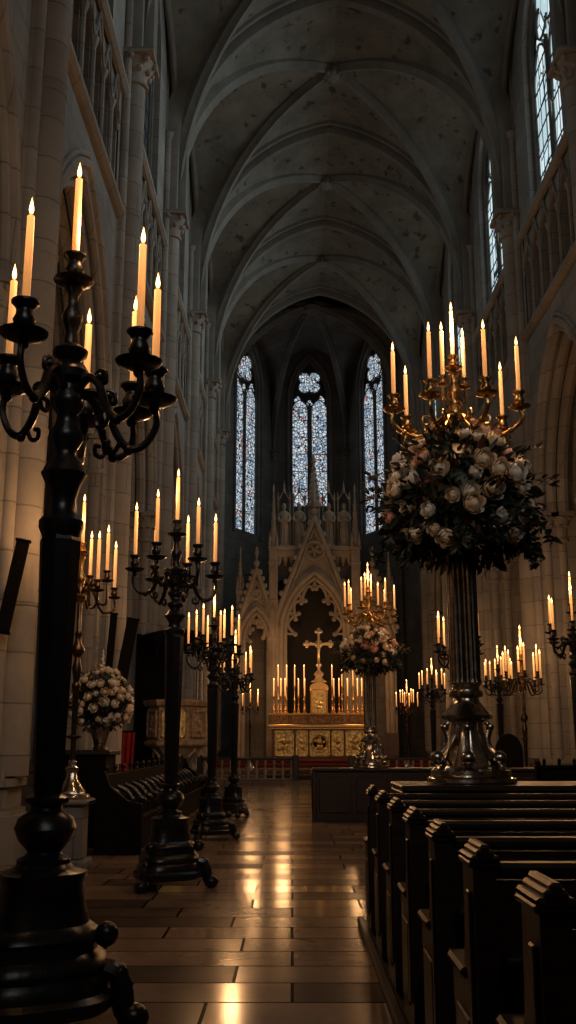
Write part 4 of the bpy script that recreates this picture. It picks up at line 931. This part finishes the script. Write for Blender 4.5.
# reredos -------------------------------------------------------------
RY = 44.6; RX = 1.02
rd_ = thing('reredos', (RX, RY, .70), 'carved gothic stone screen with gabled arch behind the altar', 'reredos')
frz = lambda a, b, d: (a, d, b)
def crocket_line(mb, p, q, n, r):
    for k in range(n):
        t = (k + .5) / n; v_ = Vector(p).lerp(Vector(q), t); mb.sphere(v_, r, 8, 6, (1, .8, 1.2))
def gable_arch(par, c, hw, zs, rise, gtop, t=.5, cusps=5):
    """arch opening with gable over it: jamb shafts, arch mouldings, gable with crockets, cusped inner arch"""
    a = MB()
    for off, d, r in ((.0, -.02, .09), (.2, -.08, .12), (.36, -.02, .07)):
        a.tube([frz(x, z, d) for x, z in [(c - hw - off, 0)] + arch2(c - hw - off, c + hw + off, zs, rise + off * 1.2, 12) + [(c + hw + off, 0)]], r, 8)
    a.build('arch_moulding', M['carve'], par)
    # spandrel wall, arch to gable
    s_ = MB(); A = arch2(c - hw - .25, c + hw + .25, zs, rise + .3, 12)
    n = len(A); T = []
    for i, (x, z) in enumerate(A):
        u = abs(x - c) / (hw + .25); T.append((c + (x - c) * 1.22, max(zs + .3 + (gtop - zs - .3) * (1 - u), z + .05)))
    s_.loft([[frz(x, z, .05) for x, z in A], [frz(x, z, .05) for x, z in T]], False); s_.build('gable_wall', M['carve'], par, False)
    g = MB()
    gx = (hw + .25) * 1.22
    for s in (-1, 1):
        P0, P1 = (c + s * gx, -.05, zs + .3), (c, -.05, gtop); g.tube([P0, P1], .11, 8); g.tube([(c + s * gx * .86, -.03, zs + .42), (c, -.03, gtop - .5)], .05, 6)
        crocket_line(g, (c + s * (gx + .12), -.06, zs + .45), (c + s * .12, -.06, gtop + .02), 9, .11)
    g.lathe([(.1, -.1), (.06, .1), (.13, .22), (.16, .32), (.06, .42), (.05, .6), (.11, .7), (.1, .8), (.02, 1.05)], 12, Matrix.Translation((c, 0, gtop)))
    g.build('gable', M['carve'], par)
    r_ = MB(); rz = (zs + rise + gtop) / 2 - .15; rr = min(.42, hw * .34)
    r_.tube([(c + rr * cos(2 * pi * k / 24), -.05, rz + rr * sin(2 * pi * k / 24)) for k in range(25)], .06, 6)
    for k in range(5):
        q = 2 * pi * k / 5 + pi / 2; cx, cz = c + rr * .5 * cos(q), rz + rr * .5 * sin(q); r_.tube([(cx + rr * .36 * cos(2 * pi * j / 12), -.05, cz + rr * .36 * sin(2 * pi * j / 12)) for j in range(13)], .035, 5)
    r_.build('roundel', M['carve'], par)
    cu = MB(); A = arch2(c - hw + .05, c + hw - .05, zs, rise - .1, 3 * cusps); seg = len(A) // (cusps + 1)
    for i in range(cusps + 1):
        p, q = Vector((*A[i * seg], 0)), Vector((*A[min((i + 1) * seg, len(A) - 1)], 0)); mid = (p + q) / 2; inn = (Vector((c, zs + rise * .15, 0)) - mid).normalized(); ch = (q - p).length
        # each foil bulges outward and leaves a cusp pointing inward
        pts = [p.lerp(q, k / 8) + inn * (ch * .42) - inn * (ch * .42) * sin(pi * k / 8) for k in range(9)]
        cu.tube([(v_.x, 0, v_.y) for v_ in pts], .07, 7)
        for e in (pts[0], pts[-1]): cu.sphere((e.x, 0, e.y), .11, 8, 6); cu.tube([(e.x, 0, e.y), (e.x - inn.x * ch * .4, 0, e.y - inn.y * ch * .4)], .05, 6)
    cu.build('cusped_tracery', M['carve'], par)
def pinnacle(par, x, y, z0, z1, w, spire):
    p = MB(); p.bbox(x - w, x + w, y - w, y + w, z0, z1, .02)
    k = z0 + .3
    while k < z1 - .6:
        p.tube([(x - w * .6, y - w - .01, k), (x - w * .6, y - w - .01, k + 1.0), (x, y - w - .01, k + 1.3), (x + w * .6, y - w - .01, k + 1.0), (x + w * .6, y - w - .01, k)], .03, 5)
        p.bbox(x - w * 1.15, x + w * 1.15, y - w * 1.15, y + w * 1.15, k + 1.42, k + 1.52, .02); k += 1.7
    p.bbox(x - w * 1.25, x + w * 1.25, y - w * 1.25, y + w * 1.25, z1, z1 + .12, .02)
    for dx in (-1, 1): 
        for dy in (-1, 1): p.lathe([(w * .3, 0), (w * .3, .3), (.01, .7)], 6, Matrix.Translation((x + dx * w * .85, y + dy * w * .85, z1 + .1)))
    p.lathe([(w * .85, z1 + .1), (w * .8, z1 + .35), (w * .14, z1 + spire - .2), (w * .3, z1 + spire - .12), (w * .25, z1 + spire), (.01, z1 + spire + .2)], 8, Matrix.Translation((x, y, 0)))
    for k in range(5):
        for a in range(4):
            zz = z1 + .5 + k * (spire - .9) / 5; rr = w * (.85 - .7 * (zz - z1) / spire)
            p.sphere((x + rr * 1.15 * cos(a * pi / 2 + pi / 4), y + rr * 1.15 * sin(a * pi / 2 + pi / 4), zz), w * .2, 6, 5)
    p.build('pinnacle', M['carve'], par, ang=30)
mb = MB(); mb.bbox(-3.2, -1.75, .5, .8, 0, 8.2, .02); mb.bbox(1.75, 3.2, .5, .8, 0, 8.2, .02); mb.bbox(-1.9, 1.9, .62, .9, 7.9, 9.2, .02); mb.build('screen_wall', M['apse'], rd_, False)
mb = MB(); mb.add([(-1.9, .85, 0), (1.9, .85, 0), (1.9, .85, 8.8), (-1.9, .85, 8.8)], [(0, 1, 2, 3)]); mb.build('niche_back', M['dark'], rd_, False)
gable_arch(rd_, 0, 1.32, 5.4, 2.5, 10.7)
for s in (-1, 1):
    gable_arch(rd_, s * 2.62, .55, 5.1, 1.2, 8.3, cusps=3)
    pinnacle(rd_, s * 1.86, .05, 0, 9.2, .2, 2.9)
    pinnacle(rd_, s * 3.36, .2, 0, 7.2, .16, 2.0)
    mb = MB()
    for dx in (0, .16): mb.tube([(s * (1.5 + dx), -.1, 0), (s * (1.5 + dx), -.1, 5.4)], .06, 8)
    mb.build('jamb_shaft', M['carve'], rd_)
    mb = MB(); mb.bbox(min(s * .55, s * 1.75), max(s * .55, s * 1.75), .1, .8, 9.2, 9.42, .03); mb.bbox(min(s * .62, s * 1.68), max(s * .62, s * 1.68), .15, .8, 8.9, 9.2, .03)
    for k in range(4): mb.lathe([(.02, 8.5), (.1, 8.75), (.13, 8.9)], 8, Matrix.Translation((s * (.75 + k * .28), .28, 0)))
    mb.build('statue_ledge', M['carve'], rd_, False)
mb = MB(); mb.bbox(-.28, .28, .45, .8, 9.2, 11.3, .03); mb.lathe([(.36, 11.3), (.36, 11.45), (.28, 11.55), (.06, 13.4), (.13, 13.5), (.1, 13.62), (.01, 13.9)], 8, Matrix.Translation((0, .6, 0)))
for k in range(6):
    for a in range(4): mb.sphere(((.3 - .04 * k) * cos(a * pi / 2 + pi / 4), .6 + (.3 - .04 * k) * sin(a * pi / 2 + pi / 4), 11.75 + k * .28), .06, 6, 5)
mb.build('central_spire', M['carve'], rd_, False)
# saints on the ledges
def statue():
    root = thing('statue', (0, 0, 0), '-', 'statue')
    b = MB(); rings = []
    prof = [(.21, .0, 1), (.22, .05, 1), (.2, .4, 1), (.185, .8, 1), (.17, 1.05, .9), (.2, 1.22, .75), (.235, 1.38, .62), (.22, 1.46, .55), (.1, 1.53, .8), (.06, 1.57, 1), (.065, 1.61, 1), (.098, 1.68, 1.1), (.105, 1.76, 1.15), (.085, 1.85, 1.1), (.02, 1.9, 1)]
    for r, z, fl in prof:
        rings.append([(r * (1 + (.09 * cos(9 * t) if z < 1.1 else 0)) * cos(t), r * fl * (1 + (.09 * cos(9 * t) if z < 1.1 else 0)) * sin(t), z) for t in [2 * pi * j / 36 for j in range(36)]])
    b.loft(rings, True, True)
    for s in (-1, 1): b.tube(spline([(s * .2, 0, 1.38), (s * .26, -.06, 1.15), (s * .18, -.17, 1.02), (s * .04, -.2, 1.12)], 5), [.075] * 8 + [.055] * 8, 8)
    b.sphere((0, -.1, 1.72), .025, 6, 5); b.build('body', M['carve'], root)
    p = MB(); p.lathe([(.26, -.15), (.28, -.1), (.24, -.03), (.24, 0)], 8); p.build('pedestal', M['carve'], root, False)
    c = MB(); c.tube([(-.27, .1, 2.05), (0, .0, 2.5), (.27, .1, 2.05)], .04, 6); c.lathe([(.05, 2.4), (.08, 2.5), (.05, 2.56), (.005, 3.0)], 8)
    for x in (-.27, .27): c.tube([(x, .1, -.1), (x, .1, 2.1)], .035, 6); c.lathe([(.05, 2.05), (.06, 2.12), (.005, 2.5)], 6, Matrix.Translation((x, .1, 0)))
    c.build('canopy', M['carve'], root, False)
    return root
ST = statue()
for k, (x, lab) in enumerate(((-1.38, 'carved robed stone saint, leftmost on the reredos ledge'), (-.68, 'carved robed stone saint, just left of the central spire'), (.68, 'carved robed stone saint, just right of the central spire'), (1.38, 'carved robed stone saint, rightmost on the reredos ledge'))):
    o = ST if k == 0 else copy_tree(ST)
    o.location = (RX + x, RY + .42, .70 + 9.57); tag(o, lab, 'statue', 'saints above the altar')

# ------------------------------------------------------------------ light
w = bpy.data.worlds.new('dim_sky'); S.world = w; w.use_nodes = True
w.node_tree.nodes['Background'].inputs[0].default_value = (0.42, 0.52, 0.58, 1); w.node_tree.nodes['Background'].inputs[1].default_value = 0.02

l = bpy.data.lights.new('added_west_fill', 'AREA'); l.shape = 'RECTANGLE'; l.size = 5; l.size_y = 7; l.energy = 105; l.spread = radians(80); l.color = (.92, .90, .84)  # added frontal fill lamp for the flowers; the west wall has no window
o = bpy.data.objects.new('added_west_fill', l); COL.objects.link(o); o.location = (XC, -3.8, 9); o.rotation_euler = (radians(70), 0, 0)
cam = bpy.data.cameras.new('camera'); co = bpy.data.objects.new('camera', cam); COL.objects.link(co)
cam.sensor_fit = 'VERTICAL'; cam.sensor_height = 36; cam.lens = 36 * 1000 / 1024
co.location = (0, 0, 1.4); co.rotation_euler = (radians(90 + 12.95), 0, radians(.229)); S.camera = co
cam.clip_end = 200
S.view_settings.view_transform = 'Standard'
S.view_settings.look = 'None'
S.view_settings.exposure = 0
S.cycles.use_denoising = True
S.cycles.max_bounces = 5; S.cycles.sample_clamp_indirect = 3.0
S.cycles.caustics_reflective = False; S.cycles.caustics_refractive = False
